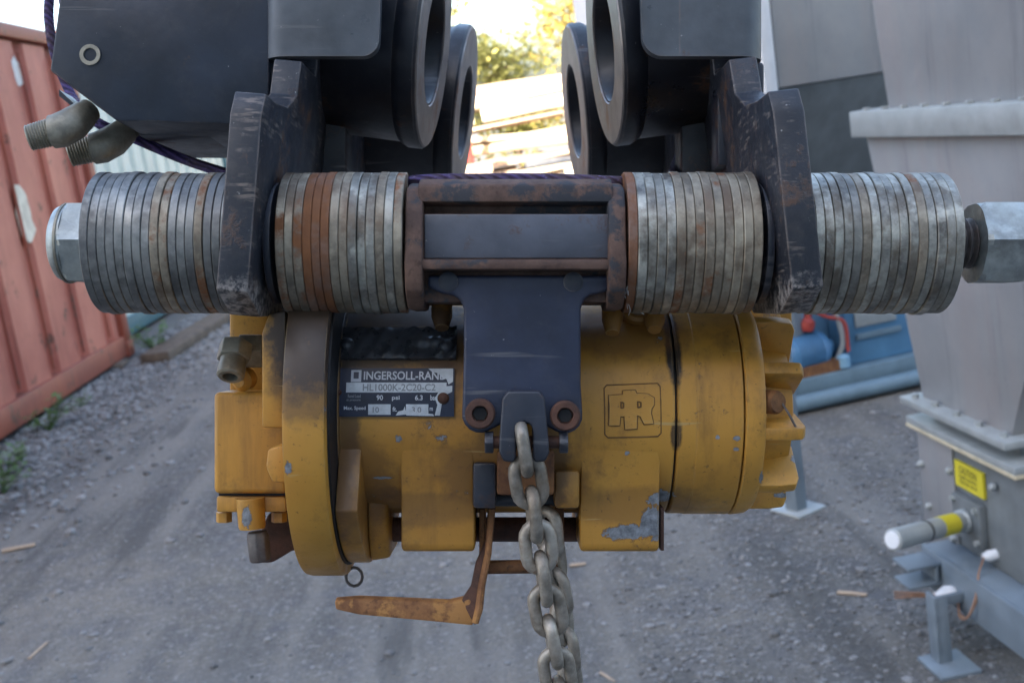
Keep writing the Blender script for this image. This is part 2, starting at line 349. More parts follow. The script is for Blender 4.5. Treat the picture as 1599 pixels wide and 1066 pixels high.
for j in range(n):
    for i in range(n): a = j*(n+1)+i; fs.append((a, a+1, a+n+2, a+n+1))
g = MB().add(vs, fs).build('ground', MAT['ground'], smooth=0); g['kind'] = 'structure'

# loose stones: thick along the container foot and the right-hand side
t = NT('loose_stone'); gi = t.n('ShaderNodeNewGeometry'); c = t.mix(gi.outputs['Random Per Island'], (.08, .085, .092), (.36, .365, .37)); c = t.mix(t.noise(80, 3), c, (.12, .115, .11)); MAT['stone'] = t.out(c, .9)
ico = bmesh.new(); bmesh.ops.create_icosphere(ico, subdivisions=1, radius=1); iv = [v.co.copy() for v in ico.verts]; ifc = [tuple(v.index for v in f.verts) for f in ico.faces]; ico.free()
gm = MB(); rs = random.Random(3)
def stone(x, y, s):
    q = Matrix.Rotation(rs.random()*6.28, 3, 'Z'); sx, sy, sz = s*rs.uniform(.7, 1.3), s*rs.uniform(.6, 1.1), s*rs.uniform(.35, .75)
    vs = []
    for v in iv:
        u = v*rs.uniform(.8, 1.15); u = q@Vector((u.x*sx, u.y*sy, u.z*sz)); vs.append((x+u.x, y+u.y, u.z+sz*.35))
    gm.add(vs, ifc)
for k in range(15000):
    r = rs.random()
    if r < .45: x = -3.25+abs(rs.gauss(0, .45)); y = rs.uniform(3, 14); s = rs.uniform(.008, .030)
    elif r < .65: x = rs.uniform(.2, 1.9); y = rs.uniform(2.2, 4.6); s = rs.uniform(.003, .012)
    else: x = rs.uniform(-3, 2.4); y = 2.2+rs.random()**1.5*9; s = rs.uniform(.003, .009) if rs.random() < .93 else rs.uniform(.012, .022)
    stone(x, y, s)
gr = gm.build('gravel', MAT['stone'], smooth=0, recalc=False); gr['kind'] = 'stuff'; tag(gr, 'loose grey stones scattered over the yard and along the container foot', 'gravel')

# ------------------------------------------------------------------ shipping containers on the left
def cont_mat(name, base, dark, rust_amt=.5):
    t = NT(name); o = t.obj
    c = t.mix(t.ramp(t.noise(1.3, 5, .6), .35, .65), base, dark)
    c = t.mix(t.ramp(t.noise(9, 6, .7, t.mapping((1, 1, .12))), .5, .75, 0, .45), c, tuple(x*.6 for x in dark))
    rm = t.ramp(t.noise(4.5, 9, .76), .69-.09*rust_amt, .73-.09*rust_amt)
    c = t.mix(rm, c, t.mix(t.noise(30, 4), (.06, .026, .02), (.16, .07, .04)))
    c = t.mix(t.ramp(t.noise(7, 8, .75), .70, .72), c, (.5, .46, .43)); c = t.mix(t.ramp(t.noise(14, 6, .7, t.mapping((1, 1, .07))), .60, .70, 0, .6), c, (.12, .045, .03))
    t.bump(t.noise(25, 5), .3, .006); return t.out(c, .6)
MAT['cred'] = cont_mat('container_red', (.48, .165, .110), (.34, .092, .062), 1.1)
MAT['credrib'] = cont_mat('container_red_rail', (.30, .075, .038), (.20, .048, .03), 1.5)
MAT['cpale'] = cont_mat('container_pale_green', (.56, .62, .55), (.46, .52, .47), .35)
MAT['cteal'] = cont_mat('container_teal', (.055, .15, .17), (.04, .11, .13), .4)
MAT['corng'] = cont_mat('container_orange', (.46, .20, .12), (.38, .15, .09), .6)
def corrugated(length, h, pitch, depth, flat):
    """profile along y, facing +x; returns (x, y) points"""
    pts = []; y = 0; s = (pitch-2*flat)/2 if pitch > 2*flat else .03; s = .045
    while y < length-1e-6:
        pts += [(0, y), (0, min(length, y+flat)), (-depth, min(length, y+flat+s)), (-depth, min(length, y+pitch-s))]
        y += pitch
    pts.append((0, length)); return pts
def container(x, y0, length, h, label, mside, mrail, pitch=.42, flat=.27, rib=True, stickers=()):
    o = thing('shipping_container', label, 'container', T(x, y0, .06))
    W = 2.44
    pr = corrugated(length-.3, h-.28, pitch, .06, flat)
    m = MB(); vs = []; fs = []
    for (px, py) in pr: vs += [(px-.035, py+.15, .13), (px-.035, py+.15, h-.12)]
    for i in range(len(pr)-1): fs.append((2*i, 2*i+2, 2*i+3, 2*i+1))
    m.add(vs, fs).build('side_wall', mside, o, smooth=0)
    m = MB(); m.box((-W, .02, .02), (-.09, length-.02, h-.03)); m.build('inner_body', mside, o, smooth=0)
    MB().box((-.11, .10, -.02), (0, length-.10, .15)).build('bottom_rail', mrail, o, .01)
    MB().box((-.09, .10, h-.10), (.005, length-.10, h)).build('top_rail', mrail, o, .01)
    for yy in (0, length-.14):
        MB().box((-.15, yy, -.02), (.012, yy+.14, h+.004)).build('corner_post', mrail, o, .012)
        for zz in (-.03, h-.10): MB().box((-.17, yy-.006, zz), (.022, yy+.165 if yy == 0 else yy+.146, zz+.13)).build('corner_casting', mrail, o, .012)
    if rib:
        k = 0; y = .15
        while y < length-.5:
            MB().tube([(-.02+.01, y+flat+.02, .2), (-.01, y+flat+.02, h-.2)], .012, 6).build('pressed_rib', MAT['credrib'], o)
            y += pitch
    rk = random.Random(8)
    for (yy, zz, sy, sz, mt) in stickers:
        pg_ = [(yy+sy/2*math.cos(i/18*6.283)*(1.25 if i % 9 in (2, 7) else 1)*rk.uniform(.75, 1.1), zz+sz/2*math.sin(i/18*6.283)*rk.uniform(.75, 1.15)) for i in range(18)]
        MB().prism(pg_, 'x', -.035, -.032).build('peeled_sticker', mt, o, smooth=0)
    for yy in (.4, length/2, length-.4):
        MB().box((-2.3, yy-.12, -.06), (.06, yy+.12, -.021)).build('sleeper', MAT['sleeper'], o, .012)
    return o
MAT['sleeper'] = plain('old_timber', (.10, .075, .055), .85, vary=.4, scale=15, bump=.5, bscale=40, bdist=.004)
MAT['sticker'] = plain('faded_sticker', (.55, .50, .40), .6, vary=.3, scale=9)
MAT['stickerw'] = plain('white_sticker', (.62, .62, .6), .6, vary=.2, scale=9)
container(-3.2, 3.7, 6.0, 2.62, 'faded red shipping container with rusty rails beside the gravel strip', MAT['cred'], MAT['credrib'], .62, .42,
          stickers=[(4.45, 1.30, .30, .42, MAT['sticker']), (4.9, 2.28, .13, .22, MAT['stickerw'])])
container(-3.55, 10.35, 6.0, 2.62, 'pale green shipping container with teal corner posts beyond the red one', MAT['cpale'], MAT['cteal'], .42, .25, rib=False)
container(-3.45, 16.9, 6.0, 2.62, 'orange shipping container last in the row of three', MAT['corng'], MAT['credrib'], .42, .25, rib=False)
m = MB(); kp = [ground(262, 556), ground(362, 492)]; kd = (kp[1]-kp[0]).normalized(); kM = along((kp[0]-kd*.3), kd)
m.box((0, -.12, 0), (5.5, .12, .09), kM); tag(m.build('timber_kerb', MAT['sleeper'], None, .015), 'long weathered timber kerb lying on the ground below the pale container', 'kerb')

# weeds
MAT['weed'] = plain('weed_leaf', (.075, .14, .035), .7, vary=.35, scale=30)
def weed(x, y, s, n, label, seed):
    r = random.Random(seed); o = thing('weed', label, 'plant', T(x, y, 0), 'weeds along the container foot'); m = MB(); st = MB()
    for k in range(n):
        a = r.random()*6.28; el = r.uniform(.5, 1.4); ln = s*r.uniform(.4, 1); d = Vector((math.cos(a)*math.cos(el), math.sin(a)*math.cos(el), math.sin(el)))
        st.tube([(0, 0, 0), d*ln*.5+Vector((0, 0, .01)), d*ln], [.003, .002, .001], 4)
        for q in range(5):
            c = d*ln*r.uniform(.35, 1); b = r.random()*6.28; u = Vector((math.cos(b), math.sin(b), r.uniform(-.2, .6))).normalized(); wv = u.cross(Vector((0, 0, 1))).normalized(); l = s*r.uniform(.14, .28)
            m.add([c, c+u*l*.5+wv*l*.25, c+u*l, c+u*l*.5-wv*l*.25], [(0, 1, 2, 3)])
    st.build('stem', MAT['weed'], o); m.build('leaves', MAT['weed'], o, smooth=0, recalc=False)
for i, (q, s, nn) in enumerate([((75, 672), .30, 16), ((228, 555), .34, 18), ((10, 745), .30, 14), ((35, 722), .16, 9), ((130, 636), .14, 8), ((6, 770), .22, 10)]):
    p = ground(*q); weed(max(p.x, -3.0), p.y, s, nn, ['bushy green weed beside the red container foot', 'green weed clump at the end of the red container', 'green weed low in the gravel strip', 'small weed among stones by the red container', 'tiny weed between stones under the rusty rail', 'low green weed at the gravel edge'][i], 20+i)

# wood scraps
MAT['scrap'] = plain('bare_wood_scrap', (.36, .27, .19), .8, vary=.3, scale=60, bump=.4, bscale=120, bdist=.002)
for (a, b, wd, label) in [((5, 862), (56, 852), .035, 'flat pale board scrap lying on the gravel'), ((46, 1028), (74, 1003), .012, 'thin wood splinter lying on the dirt'), ((1308, 926), (1354, 930), .020, 'short round stick on the gravel near the machine foot'), ((890, 884), (915, 881), .02, 'pale wood chip on the dirt behind the chain'), ((938, 1050), (960, 1064), .01, 'brown splinter on the dirt')]:
    A, B = ground(*a), ground(*b); d = B-A; ln = d.length; M = along(A, d)
    m = MB(); n = 7; ring = [(math.cos(i/n*6.283)*wd*(.5+.1*math.sin(i*2.3)), .5*wd*.45*(1+math.sin(i/n*6.283))) for i in range(n)]
    m.prism(ring, 'x', 0, ln, M, .8); tag(m.build('wood_scrap', MAT['scrap'], None, 0, smooth=0), label, 'wood scrap')

# ------------------------------------------------------------------ unseen building added behind the camera to shade the yard
MAT['wallm'] = plain('shade_building_cladding', (.52, .515, .49), .7, vary=.12, scale=1.5)  # pale tone chosen so the added wall bounces light onto the hoist front
MAT['roofm'] = plain('shade_building_roof', (.22, .23, .25), .6, vary=.15, scale=2)
MAT['doorm'] = plain('roller_door', (.25, .28, .32), .5, vary=.1, scale=3)
wh = thing('shade_building', 'unseen grey clad building with a roller door, added behind the camera to shade the yard', 'building', T(0, -7.0, 0))
m = MB(); pts = []; x = -17.0
while x < 17: pts += [(x, 0), (x+.2, 0), (x+.24, -.04), (x+.36, -.04)]; x += .4
vs = []; fs = []
for (a, b) in pts: vs += [(a, b, 0), (a, b, 10.3)]
for i in range(len(pts)-1): fs.append((2*i, 2*i+2, 2*i+3, 2*i+1))
m.add(vs, fs); m.box((-17, -12, 0), (16.9, -.05, 10.29)); m.build('wall', MAT['wallm'], wh, smooth=0)
m = MB(); m.hexa([(-17.4, -12.4, 10.3), (17.4, -12.4, 10.3), (17.4, .3, 10.3), (-17.4, .3, 10.3)], [(-17.4, -12.4, 10.6), (17.4, -12.4, 10.6), (17.4, .3, 10.45), (-17.4, .3, 10.45)]); m.build('roof', MAT['roofm'], wh)
dm = MB()
for k in range(22): dm.box((3.5, 0, .01+k*.2), (8, .05+.02*(k%2), .19+k*.2))
dm.build('roller_door', MAT['doorm'], wh)
# jib beam on the added building wall that carries the sling
MAT['jib'] = plain('jib_grey_paint', (.20, .21, .22), .55, vary=.2, scale=8)
HX = RIG0.x
jb = thing('jib_beam', 'grey steel jib beam reaching out from the added shade building over the yard', 'beam', T(0, -6.99, 3.3))
m = MB(); m.box((HX-.05, 0, -.09), (HX+.05, 8.1, -.08)); m.box((HX-.004, 0, -.08), (HX+.004, 8.1, .08)); m.box((HX-.05, 0, .08), (HX+.05, 8.1, .09)); m.build('girder', MAT['jib'], jb, 0)
m = MB(); m.tube([(HX, .05, 1.6), (HX, 5.0, .1)], .012, 8); m.build('tie_rod', MAT['jib'], jb)

# ------------------------------------------------------------------ woodpile and trees beyond the shade
MAT['woods'] = []
for i, c0 in enumerate([(.56, .47, .34), (.47, .36, .25), (.60, .52, .41), (.38, .27, .19)]):
    t = NT('pile_wood_%s' % 'abcd'[i]); c = t.mix(t.ramp(t.noise(9, 6, .7, t.mapping((.12, 1, 1))), .35, .65), c0, tuple(x*.55 for x in c0)); t.bump(t.noise(14, 5, .7, t.mapping((.1, 1, 1))), .6, .01); MAT['woods'].append(t.out(c, .85))
rp = random.Random(11); LM = {}
def log_mesh(kind):
    if kind in LM: return LM[kind]
    m = MB(); r0 = random.Random(kind)
    ln = r0.uniform(1.8, 3.6)
    if kind % 3 == 0: m.box((-ln/2, -.10, 0), (ln/2, .10, .09))
    elif kind % 3 == 1: m.box((-ln/2, -.14, 0), (ln/2, .14, .05))
    else:
        n = 12; rr = r0.uniform(.075, .12)
        m.lathe([(-ln/2, rr*1.05), (-ln/4, rr*.98), (0, rr*1.03), (ln/4, rr*.9), (ln/2, rr*.86)], T(0, 0, rr), 12)
    o = m.build('log', MAT['woods'][kind % 4], None, .006, 1); me = o.data; bpy.data.objects.remove(o); LM[kind] = me; return me
WG = 'timbers of the sunlit woodpile'; WL = 'sunlit pale timber lying across the woodpile behind the trolley'
for row in range(11):
    z = .02+row*.19; yy = 18.6+row*.16
    x = -3.4+rp.uniform(-.4, .4)
    while x < 3.6:
        me = log_mesh(rp.randrange(12)); ln = me.vertices[0].co.x*-2
        for rep in range(2):
            o = bpy.data.objects.new('timber', me); COL.objects.link(o); tag(o, WL, 'timber', WG)
            o.location = (x+ln/2, yy+rep*.34+rp.uniform(-.1, .1), z+rp.uniform(-.03, .05)); o.rotation_euler = (rp.uniform(-.2, .2), rp.gauss(0, .035), rp.gauss(0, .10))
        x += ln+rp.uniform(.0, .2)
for i, (x, y, a, ln) in enumerate([(-.75, 18.2, 62, 2.2), (2.3, 18.3, 112, 2.0), (-2.0, 18.2, 70, 2.4)]):
    m = MB(); m.box((-ln/2, -.06, -.03), (ln/2, .06, .03)); o = m.build('leaning_plank', MAT['woods'][1], None, .004, 1)
    o.location = (x, y, .5*ln*math.sin(RAD(a))+.03); o.rotation_euler = (0, -RAD(a), 0); tag(o, ['rough plank leaning left against the woodpile face', 'rough plank leaning right against the woodpile face', 'long plank leaning on the far end of the woodpile'][i], 'plank')
MAT['redp'] = plain('red_plastic', (.40, .06, .045), .45, vary=.15)
def pallet(z, dx, rz, which):
    o = thing('pallet', which, 'pallet', T(-.40+dx, 17.75, z)@RZ(rz), 'pallets stacked under the red drum')
    for k in range(7): MB().box((-.5, -.4+k*.12, .112), (.5, -.32+k*.12, .13)).build('board', MAT['woods'][k % 3], o)
    for k in range(3): MB().box((-.5, -.4+k*.35, .0), (.5, -.3+k*.35, .111)).build('bearer', MAT['woods'][1], o)
for k in range(7): pallet(.002+k*.132, rp.uniform(-.02, .02), rp.uniform(-.04, .04), ['lowest wooden pallet of the stack under the red drum', 'second pallet up in the stack under the red drum', 'third pallet up in the stack under the red drum', 'middle pallet of the stack under the red drum', 'third pallet below the red drum', 'second pallet below the red drum', 'top pallet carrying the red drum'][k])
DM = T(-.36, 17.75, .934)
o = thing('steel_drum', 'red steel drum standing on pallets in front of the woodpile', 'drum', DM)
m = MB(); m.lathe([(0, .19), (.01, .205), (.14, .2), (.15, .212), (.165, .2), (.40, .2), (.415, .212), (.43, .2), (.56, .205), (.57, .19)], RY(RAD(-90)), 24); m.build('drum_body', MAT['redp'], o)
m = MB(); m.lathe([(.572, .03), (.59, .028)], T(.08, 0, 0)@RY(RAD(-90)), 12); m.build('bung', MAT['redp'], o)
MAT['leafs'] = []
for i, c0 in enumerate([(.30, .26, .07), (.34, .28, .08), (.24, .24, .07)]):
    t = NT('leaf_%s' % 'abc'[i]); gi = t.n('ShaderNodeNewGeometry'); c = t.mix(gi.outputs['Random Per Island'], tuple(x*.6 for x in c0), tuple(x*1.5 for x in c0)); t.out(c, .6)
    tr = t.n('ShaderNodeBsdfTranslucent'); t.put(tr.inputs['Color'], c); mx = t.n('ShaderNodeMixShader'); mx.inputs[0].default_value = .5; t.t.links.new(t.b.outputs[0], mx.inputs[1]); t.t.links.new(tr.outputs[0], mx.inputs[2]); t.t.links.new(mx.outputs[0], t.t.nodes['Material Output'].inputs['Surface']); MAT['leafs'].append(t.m)
MAT['bark'] = plain('bark', (.12, .09, .065), .9, vary=.4, scale=8, bump=.6, bscale=20, bdist=.02)
def tree(x, y, h, rad, seed, mi, label):
    r = random.Random(seed); o = thing('tree', label, 'tree', T(x, y, 0), 'trees beyond the woodpile'); tr = MB(); lf = MB()
    top = Vector((r.uniform(-.3, .3), r.uniform(-.3, .3), h*.75)); trunk = bez([(0, 0, 0), (r.uniform(-.15, .15), 0, h*.3), top], 6)
    tr.tube(trunk, [.20*(1-i/len(trunk)*.8)*h/7 for i in range(len(trunk))], 9); tips = []
    for k in range(22):
        b = trunk[r.randrange(4, len(trunk))]; a = r.random()*6.28; el = r.uniform(.05, 1.1); ln = rad*r.uniform(.5, 1.05)
        e = b+Vector((math.cos(a)*math.cos(el), math.sin(a)*math.cos(el), math.sin(el)))*ln; mid = (b+e)/2+Vector((0, 0, .15))
        tr.tube([b, mid, e], [.05, .03, .01], 5); tips += [e, mid, b.lerp(e, .75)]
    for tp in tips:
        for c in range(3):
            cc = tp+Vector((r.gauss(0, .35), r.gauss(0, .35), r.gauss(0, .3)))
            for q in range(26):
                p = cc+Vector((r.gauss(0, .22), r.gauss(0, .22), r.gauss(0, .18))); u = Vector((r.gauss(0, 1), r.gauss(0, 1), r.gauss(0, .6))).normalized(); v = u.cross(Vector((r.gauss(0, 1), r.gauss(0, 1), r.gauss(0, 1)))).normalized(); s = r.uniform(.05, .10)
                lf.add([p-u*s, p+v*s*.5, p+u*s, p-v*s*.5], [(0, 1, 2, 3)])
    tr.build('trunk', MAT['bark'], o); lf.build('crown', MAT['leafs'][mi], o, smooth=0, recalc=False)
tree(-1.2, 24, 6.0, 1.7, 1, 0, 'leafy tree standing close behind the left part of the woodpile')
tree(2.6, 26, 5.2, 1.7, 2, 1, 'yellowish leafy tree behind the right part of the woodpile')
tree(.9, 29, 3.6, 1.4, 3, 2, 'low bushy tree far behind the middle of the woodpile')
tree(-4.2, 27, 6.5, 2.0, 4, 2, 'tall dark tree behind the orange container')
tree(6.0, 27, 6.0, 2.0, 5, 0, 'broad leafy tree beyond the blue machine')

# ------------------------------------------------------------------ stainless hopper and rotary valve on a stand, right
MAT['stain'] = None
t = NT('stainless_sheet'); c = t.mix(t.ramp(t.noise(2.2, 5, .6), .35, .65), (.36, .355, .355), (.27, .28, .29)); c = t.mix(t.ramp(t.noise(7, 5, .65, t.mapping((1, 1, .12))), .46, .66, 0, .55), c, (.36, .315, .305)); c = t.mix(t.ramp(t.noise(16, 5, .7, t.mapping((1, 1, .06))), .56, .68, 0, .55), c, (.17, .175, .19)); c = t.mix(t.ramp(t.noise(40, 6, .7), .6, .75, 0, .3), c, (.16, .165, .18)); t.bump(t.noise(3, 3), .15, .02); MAT['stain'] = t.out(c, t.ramp(t.noise(7, 4), .3, .7, .42, .62), .35)  # pinkish streaks stand in for mottled reflections on the sheet
MAT['stainrim'] = plain('stainless_flange', (.36, .38, .375), .5, .3, vary=.14, scale=20)
MAT['frameg'] = plain('blue_grey_frame', (.165, .20, .23), .5, vary=.18, scale=14)
MAT['castg'] = plain('grey_valve_casting', (.17, .185, .19), .6, .2, vary=.2, scale=12, bump=.3, bscale=60)
MAT['ysign'] = plain('caution_yellow', (.62, .52, .03), .5, vary=.08)
MAT['inkk'] = plain('caution_ink', (.03, .03, .03), .6)
MAT['whitec'] = plain('white_plastic_cap', (.75, .76, .78), .4, vary=.05)
MAT['copper'] = plain('bare_copper_wire', (.35, .20, .13), .5, .4, vary=.3, scale=50)
MAT['brasst'] = plain('pale_gasket', (.50, .43, .30), .7, vary=.2)
def text_mesh(body, x0, x1, z0, z1, bold=0):
    """2-D outline of the words scaled into the rectangle; list of (x, z), faces"""
    cu = bpy.data.curves.new('txt', 'FONT'); cu.body = body; cu.align_x = 'LEFT'; cu.resolution_u = 3; cu.offset = bold
    o = bpy.data.objects.new('txt', cu); COL.objects.link(o); dg = bpy.context.evaluated_depsgraph_get(); me = bpy.data.meshes.new_from_object(o.evaluated_get(dg))
    P = [(v.co.x, v.co.y) for v in me.vertices]; F = [tuple(p.vertices) for p in me.polygons]; bpy.data.objects.remove(o); bpy.data.curves.remove(cu); bpy.data.meshes.remove(me)
    ax, bx = min(p[0] for p in P), max(p[0] for p in P); az, bz = min(p[1] for p in P), max(p[1] for p in P)
    return [(x0+(p[0]-ax)/(bx-ax)*(x1-x0), z0+(p[1]-az)/(bz-az)*(z1-z0)) for p in P], F
HO = Vector((1.10, 2.56, 0)); HROT = RZ(RAD(6.6)); HM = T(*HO)@HROT
hp = thing('stainless_hopper', 'stainless steel hopper with bolted flanges on a rotary valve and blue grey stand', 'hopper', HM)
# local: x into the machine (away from the yard), y along its side away from the camera
def frus(b, t_, zb, zt): return MB().hexa([(b[0], b[2], zb), (b[1], b[2], zb), (b[1], b[3], zb), (b[0], b[3], zb)], [(t_[0], t_[2], zt), (t_[1], t_[2], zt), (t_[1], t_[3], zt), (t_[0], t_[3], zt)])
frus((.04, .46, .04, .469), (.012, .62, -.33, .622), .60, 1.316).build('cone', MAT['stain'], hp, .004)
frus((.022, .58, -.28, .492), (.022, .62, -.36, .69), 1.382, 2.55).build('upper_bin', MAT['stain'], hp, .004)
MB().box((-.022, -.36, 1.314), (.66, .64, 1.384)).build('upper_flange', MAT['stainrim'], hp, .004)
for k in range(9): MB().box((-.008, -.27+k*.105, 1.384), (.010, -.255+k*.105, 1.391)).build('bolt_head', MAT['stainrim'], hp, .002)
MB().box((-.005, -.005, .583), (.51, .515, .602)).build('lower_flange', MAT['stainrim'], hp, .002)
MB().box((.002, -.03, .528), (.515, .50, .548)).build('valve_flange', MAT['stainrim'], hp, .002)
MB().box((.0, -.032, .518), (.517, .502, .528)).build('gasket', MAT['brasst'], hp, .002)
MB().box((.06, .04, .548), (.45, .46, .583)).build('neck', MAT['castg'], hp)
for k in range(5):
    MB().lathe([(0, .010), (.012, .010)], T(.02, .04+k*.108, .602)@RY(RAD(-90)), 6).build('bolt_head', MAT['stainrim'], hp)
MB().box((.03, -.02, .18), (.49, .485, .519)).build('valve_body', MAT['castg'], hp, .004)
MB().box((.022, .30, .18), (.03, .485, .515)).build('cover_plate', MAT['stain'], hp, .002)
for (yy, zz) in [(.465, .415), (.44, .30), (.31, .44), (.10, .46), (.45, .22), (.315, .25)]: MB().lathe([(0, .010), (.008, .010), (.014, .006)], T(.022, yy, zz)@RZ(RAD(180)), 12).build('bolt_head', MAT['stainrim'], hp)
sg = MB().box((.020, .150, .410), (.028, .285, .478)).build('caution_sticker', MAT['ysign'], hp)
for (tx, a, b, c, d) in [('CAUTION', .262, .178, .450, .468), ('KEEP HANDS', .262, .178, .436, .445), ('OUT OF VALVE', .262, .178, .422, .431)]:
    P, F = text_mesh(tx, a, b, c, d); MB().add([(.0192, x, z) for x, z in P], F).build('lettering', MAT['inkk'], sg, smooth=0)
pm = along((.03, .235, .330), (-.28, -.135, .045))
pl = MB().box((.008, .157, .275), (.03, .292, .390)).build('mount_plate', MAT['castg'], hp, .004)
for (yy, zz) in [(.17, .29), (.28, .29), (.17, .376), (.28, .376)]: MB().lathe([(0, .008), (.01, .008)], T(.008, yy, zz)@RZ(RAD(180)), 8).build('bolt_head', MAT['stainrim'], pl)
pr = MB().lathe([(0, .030), (.045, .030), (.05, .025), (.20, .026)], pm, 28).build('probe_barrel', MAT['stainrim'], hp)
MB().lathe([(.075, .0262), (.135, .0266)], pm, 28).build('yellow_band', MAT['ysign'], pr)
MB().lathe([(.185, .0275), (.191, .0275)], pm, 28).build('seal_ring', MAT['inkk'], pr)
MB().lathe([(.191, .0262), (.310, .0272), (.314, .022)], pm, 28).build('end_cap', MAT['stainrim'], pr)
MB().lathe([(.3142, .0215), (.316, .0205)], pm, 28).build('end_disc', MAT['whitec'], pr)
MB().box((-.06, -.9, .125), (-.048, .345, .240)).build('side_rail', MAT['frameg'], hp, .003)
MB().box((-.0478, -.9, .226), (.029, .345, .238)).build('top_rail', MAT['frameg'], hp, .003)
m = MB(); m.box((-.15, .24, .216), (-.0602, .33, .224)); m.box((-.15, .24, .165), (-.0602, .33, .173)); m.box((-.075, .24, .1735), (-.067, .33, .2155)); m.build('bracket', MAT['frameg'], hp, .002)
lx, ly = -.142, .128
m = MB(); m.box((lx, ly, .012), (lx+.010, ly+.045, .19)); m.box((lx+.010, ly, .012), (lx+.036, ly+.007, .19)); m.build('leg', MAT['frameg'], hp, .001)
MB().box((lx+.012, ly+.008, .16), (-.0602, ly+.02, .185)).build('leg_arm', MAT['frameg'], hp, .001)
MB().box((lx-.03, ly-.065, 0), (lx+.078, ly+.058, .012)).build('foot_plate', MAT['frameg'], hp, .002)
m = MB(); m.box((.40, ly, .012), (.412, ly+.06, .18)); m.build('leg', MAT['frameg'], hp, .001); MB().box((.35, ly-.05, 0), (.50, ly+.10, .012)).build('foot_plate', MAT['frameg'], hp, .002)
MB().box((-.04, -.85, 0), (.01, -.80, .225)).build('leg', MAT['frameg'], hp, .001)
gl = MB().lathe([(0, .020), (.02, .024), (.045, .012), (.05, .012)], T(-.0602, .185, .163)@RZ(RAD(180)), 20).build('cable_gland', MAT['whitec'], hp)
for k in range(3):
    w1 = bez([(-.108, .187, .162+.003*k), (-.15, .20, .166+.005*k), (-.205, .215, .168+.008*k)], 6); MB().tube(w1, .0026, 6).build('copper_wire', MAT['copper'], hp)
    w2 = bez([(-.062, .165-.004*k, .150), (-.082, .12, .130+.006*k), (-.085, .075, .150), (-.062+.003*k, .072, .20), (-.04, .09, .25), (-.004, .125, .272)], 6); MB().tube(w2, .0026, 6).build('copper_wire', MAT['copper'], hp)
MB().lathe([(0, .014), (.02, .014), (.035, .008)], T(.0295, .127, .272)@RZ(RAD(180)), 14).build('cable_gland', MAT['whitec'], hp)

# second bin further back, on tall legs
bn = thing('storage_bin', 'plain stainless bin on tall legs with a bright left edge, behind the hopper', 'bin', T(1.00, 3.93, 0)@RZ(RAD(32)))
MB().box((.02, .0, 1.47), (1.0, .95, 2.75)).build('bin_wall', MAT['stain'], bn, .004)
MB().box((-.06, -.012, 1.40), (-.0, .97, 2.75)).build('bin_edge', MAT['whitec'], bn, .004)
frus((.28, .7, .25, .7), (.03, .99, .01, .94), 1.02, 1.469).build('bin_cone', MAT['castg'], bn, .004)
MB().box((-.14, -.011, 1.402), (-.062, .05, 1.46)).build('leg_bracket', MAT['frameg'], bn, .002)
for (a, b) in ((-.128, -.02), (.94, -.02), (-.128, .93), (.94, .93)):
    m = MB(); m.box((a+.003, b, .012), (a+.010, b+.055, 1.40)); m.box((a+.010, b, .012), (a+.055, b+.007, 1.40)); m.build('leg', MAT['frameg'], bn, .001)
    MB().box((a-.03, b-.04, 0), (a+.11, b+.10, .012)).build('foot_plate', MAT['stainrim'], bn, .002)

# blue power unit on a pipe skid
MAT['bluec'] = plain('blue_cabinet', (.09, .22, .36), .5, vary=.18, scale=5)
MAT['bluel'] = plain('pale_blue_panel', (.22, .40, .55), .5, vary=.15, scale=6)
MAT['bluem'] = plain('blue_motor', (.075, .20, .36), .4, vary=.18, scale=12)
MAT['skid'] = plain('skid_blue_grey', (.13, .20, .25), .5, vary=.2, scale=10)
pu = thing('power_unit', 'blue cabinet power unit with motor and red valve on a pipe skid', 'machine', T(1.55, 5.35, 0)@RZ(RAD(14)))
MB().tube([(-.9, -.2, .05), (1.5, -.2, .05)], .038, 14).build('skid_pipe', MAT['skid'], pu)
MB().tube([(-.9, .75, .05), (1.5, .75, .05)], .038, 14).build('skid_pipe', MAT['skid'], pu)
MB().box((-.85, -.14, .06), (1.5, .70, .14)).build('deck', MAT['skid'], pu, .004)
MB().box((-.02, -.08, .141), (.36, .6, .86)).build('cabinet', MAT['bluec'], pu, .008)
MB().box((.03, -.092, .315), (.25, -.0805, .42)).build('grey_panel', MAT['stainrim'], pu, .004)
MB().box((.03, -.094, .255), (.27, -.0805, .285)).build('trim_strip', MAT['skid'], pu, .004)
MB().box((-.40, .06, .141), (-.022, .6, .82)).build('side_panel', MAT['bluel'], pu, .006)
MB().box((.38, .02, .28), (1.3, .6, .90)).build('rear_cabinet', MAT['bluec'], pu, .008)
MB().box((.42, .05, .141), (.60, .5, .279)).build('dark_opening', MAT['dark'], pu)
MO = T(-.34, -.04, .235)@RZ(RAD(8))
mo = MB().lathe([(0, .06), (.015, .085), (.04, .095), (.20, .095), (.23, .08), (.245, .035), (.28, .035)], MO, 24).build('motor', MAT['bluem'], pu)
for k in range(8): MB().ring([(.05+k*.018, .094), (.055+k*.018, .094), (.055+k*.018, .101), (.05+k*.018, .101)], MO, 24).build('cooling_fin', MAT['bluem'], mo)
MB().box((-.32, -.12, .141), (-.08, .04, .19)).build('motor_foot', MAT['rust'], pu)
MB().lathe([(0, .028), (.02, .035), (.045, .035), (.06, .018), (.10, .018)], T(-.20, -.05, .34)@RY(RAD(-80)), 16).build('red_valve', MAT['redp'], pu)
MB().tube(bez([(-.16, -.06, .42), (-.10, -.1, .46), (-.06, -.1, .36), (-.05, -.1, .26), (-.08, -.08, .18)], 6), .012, 8).build('hose', MAT['stainrim'], pu)
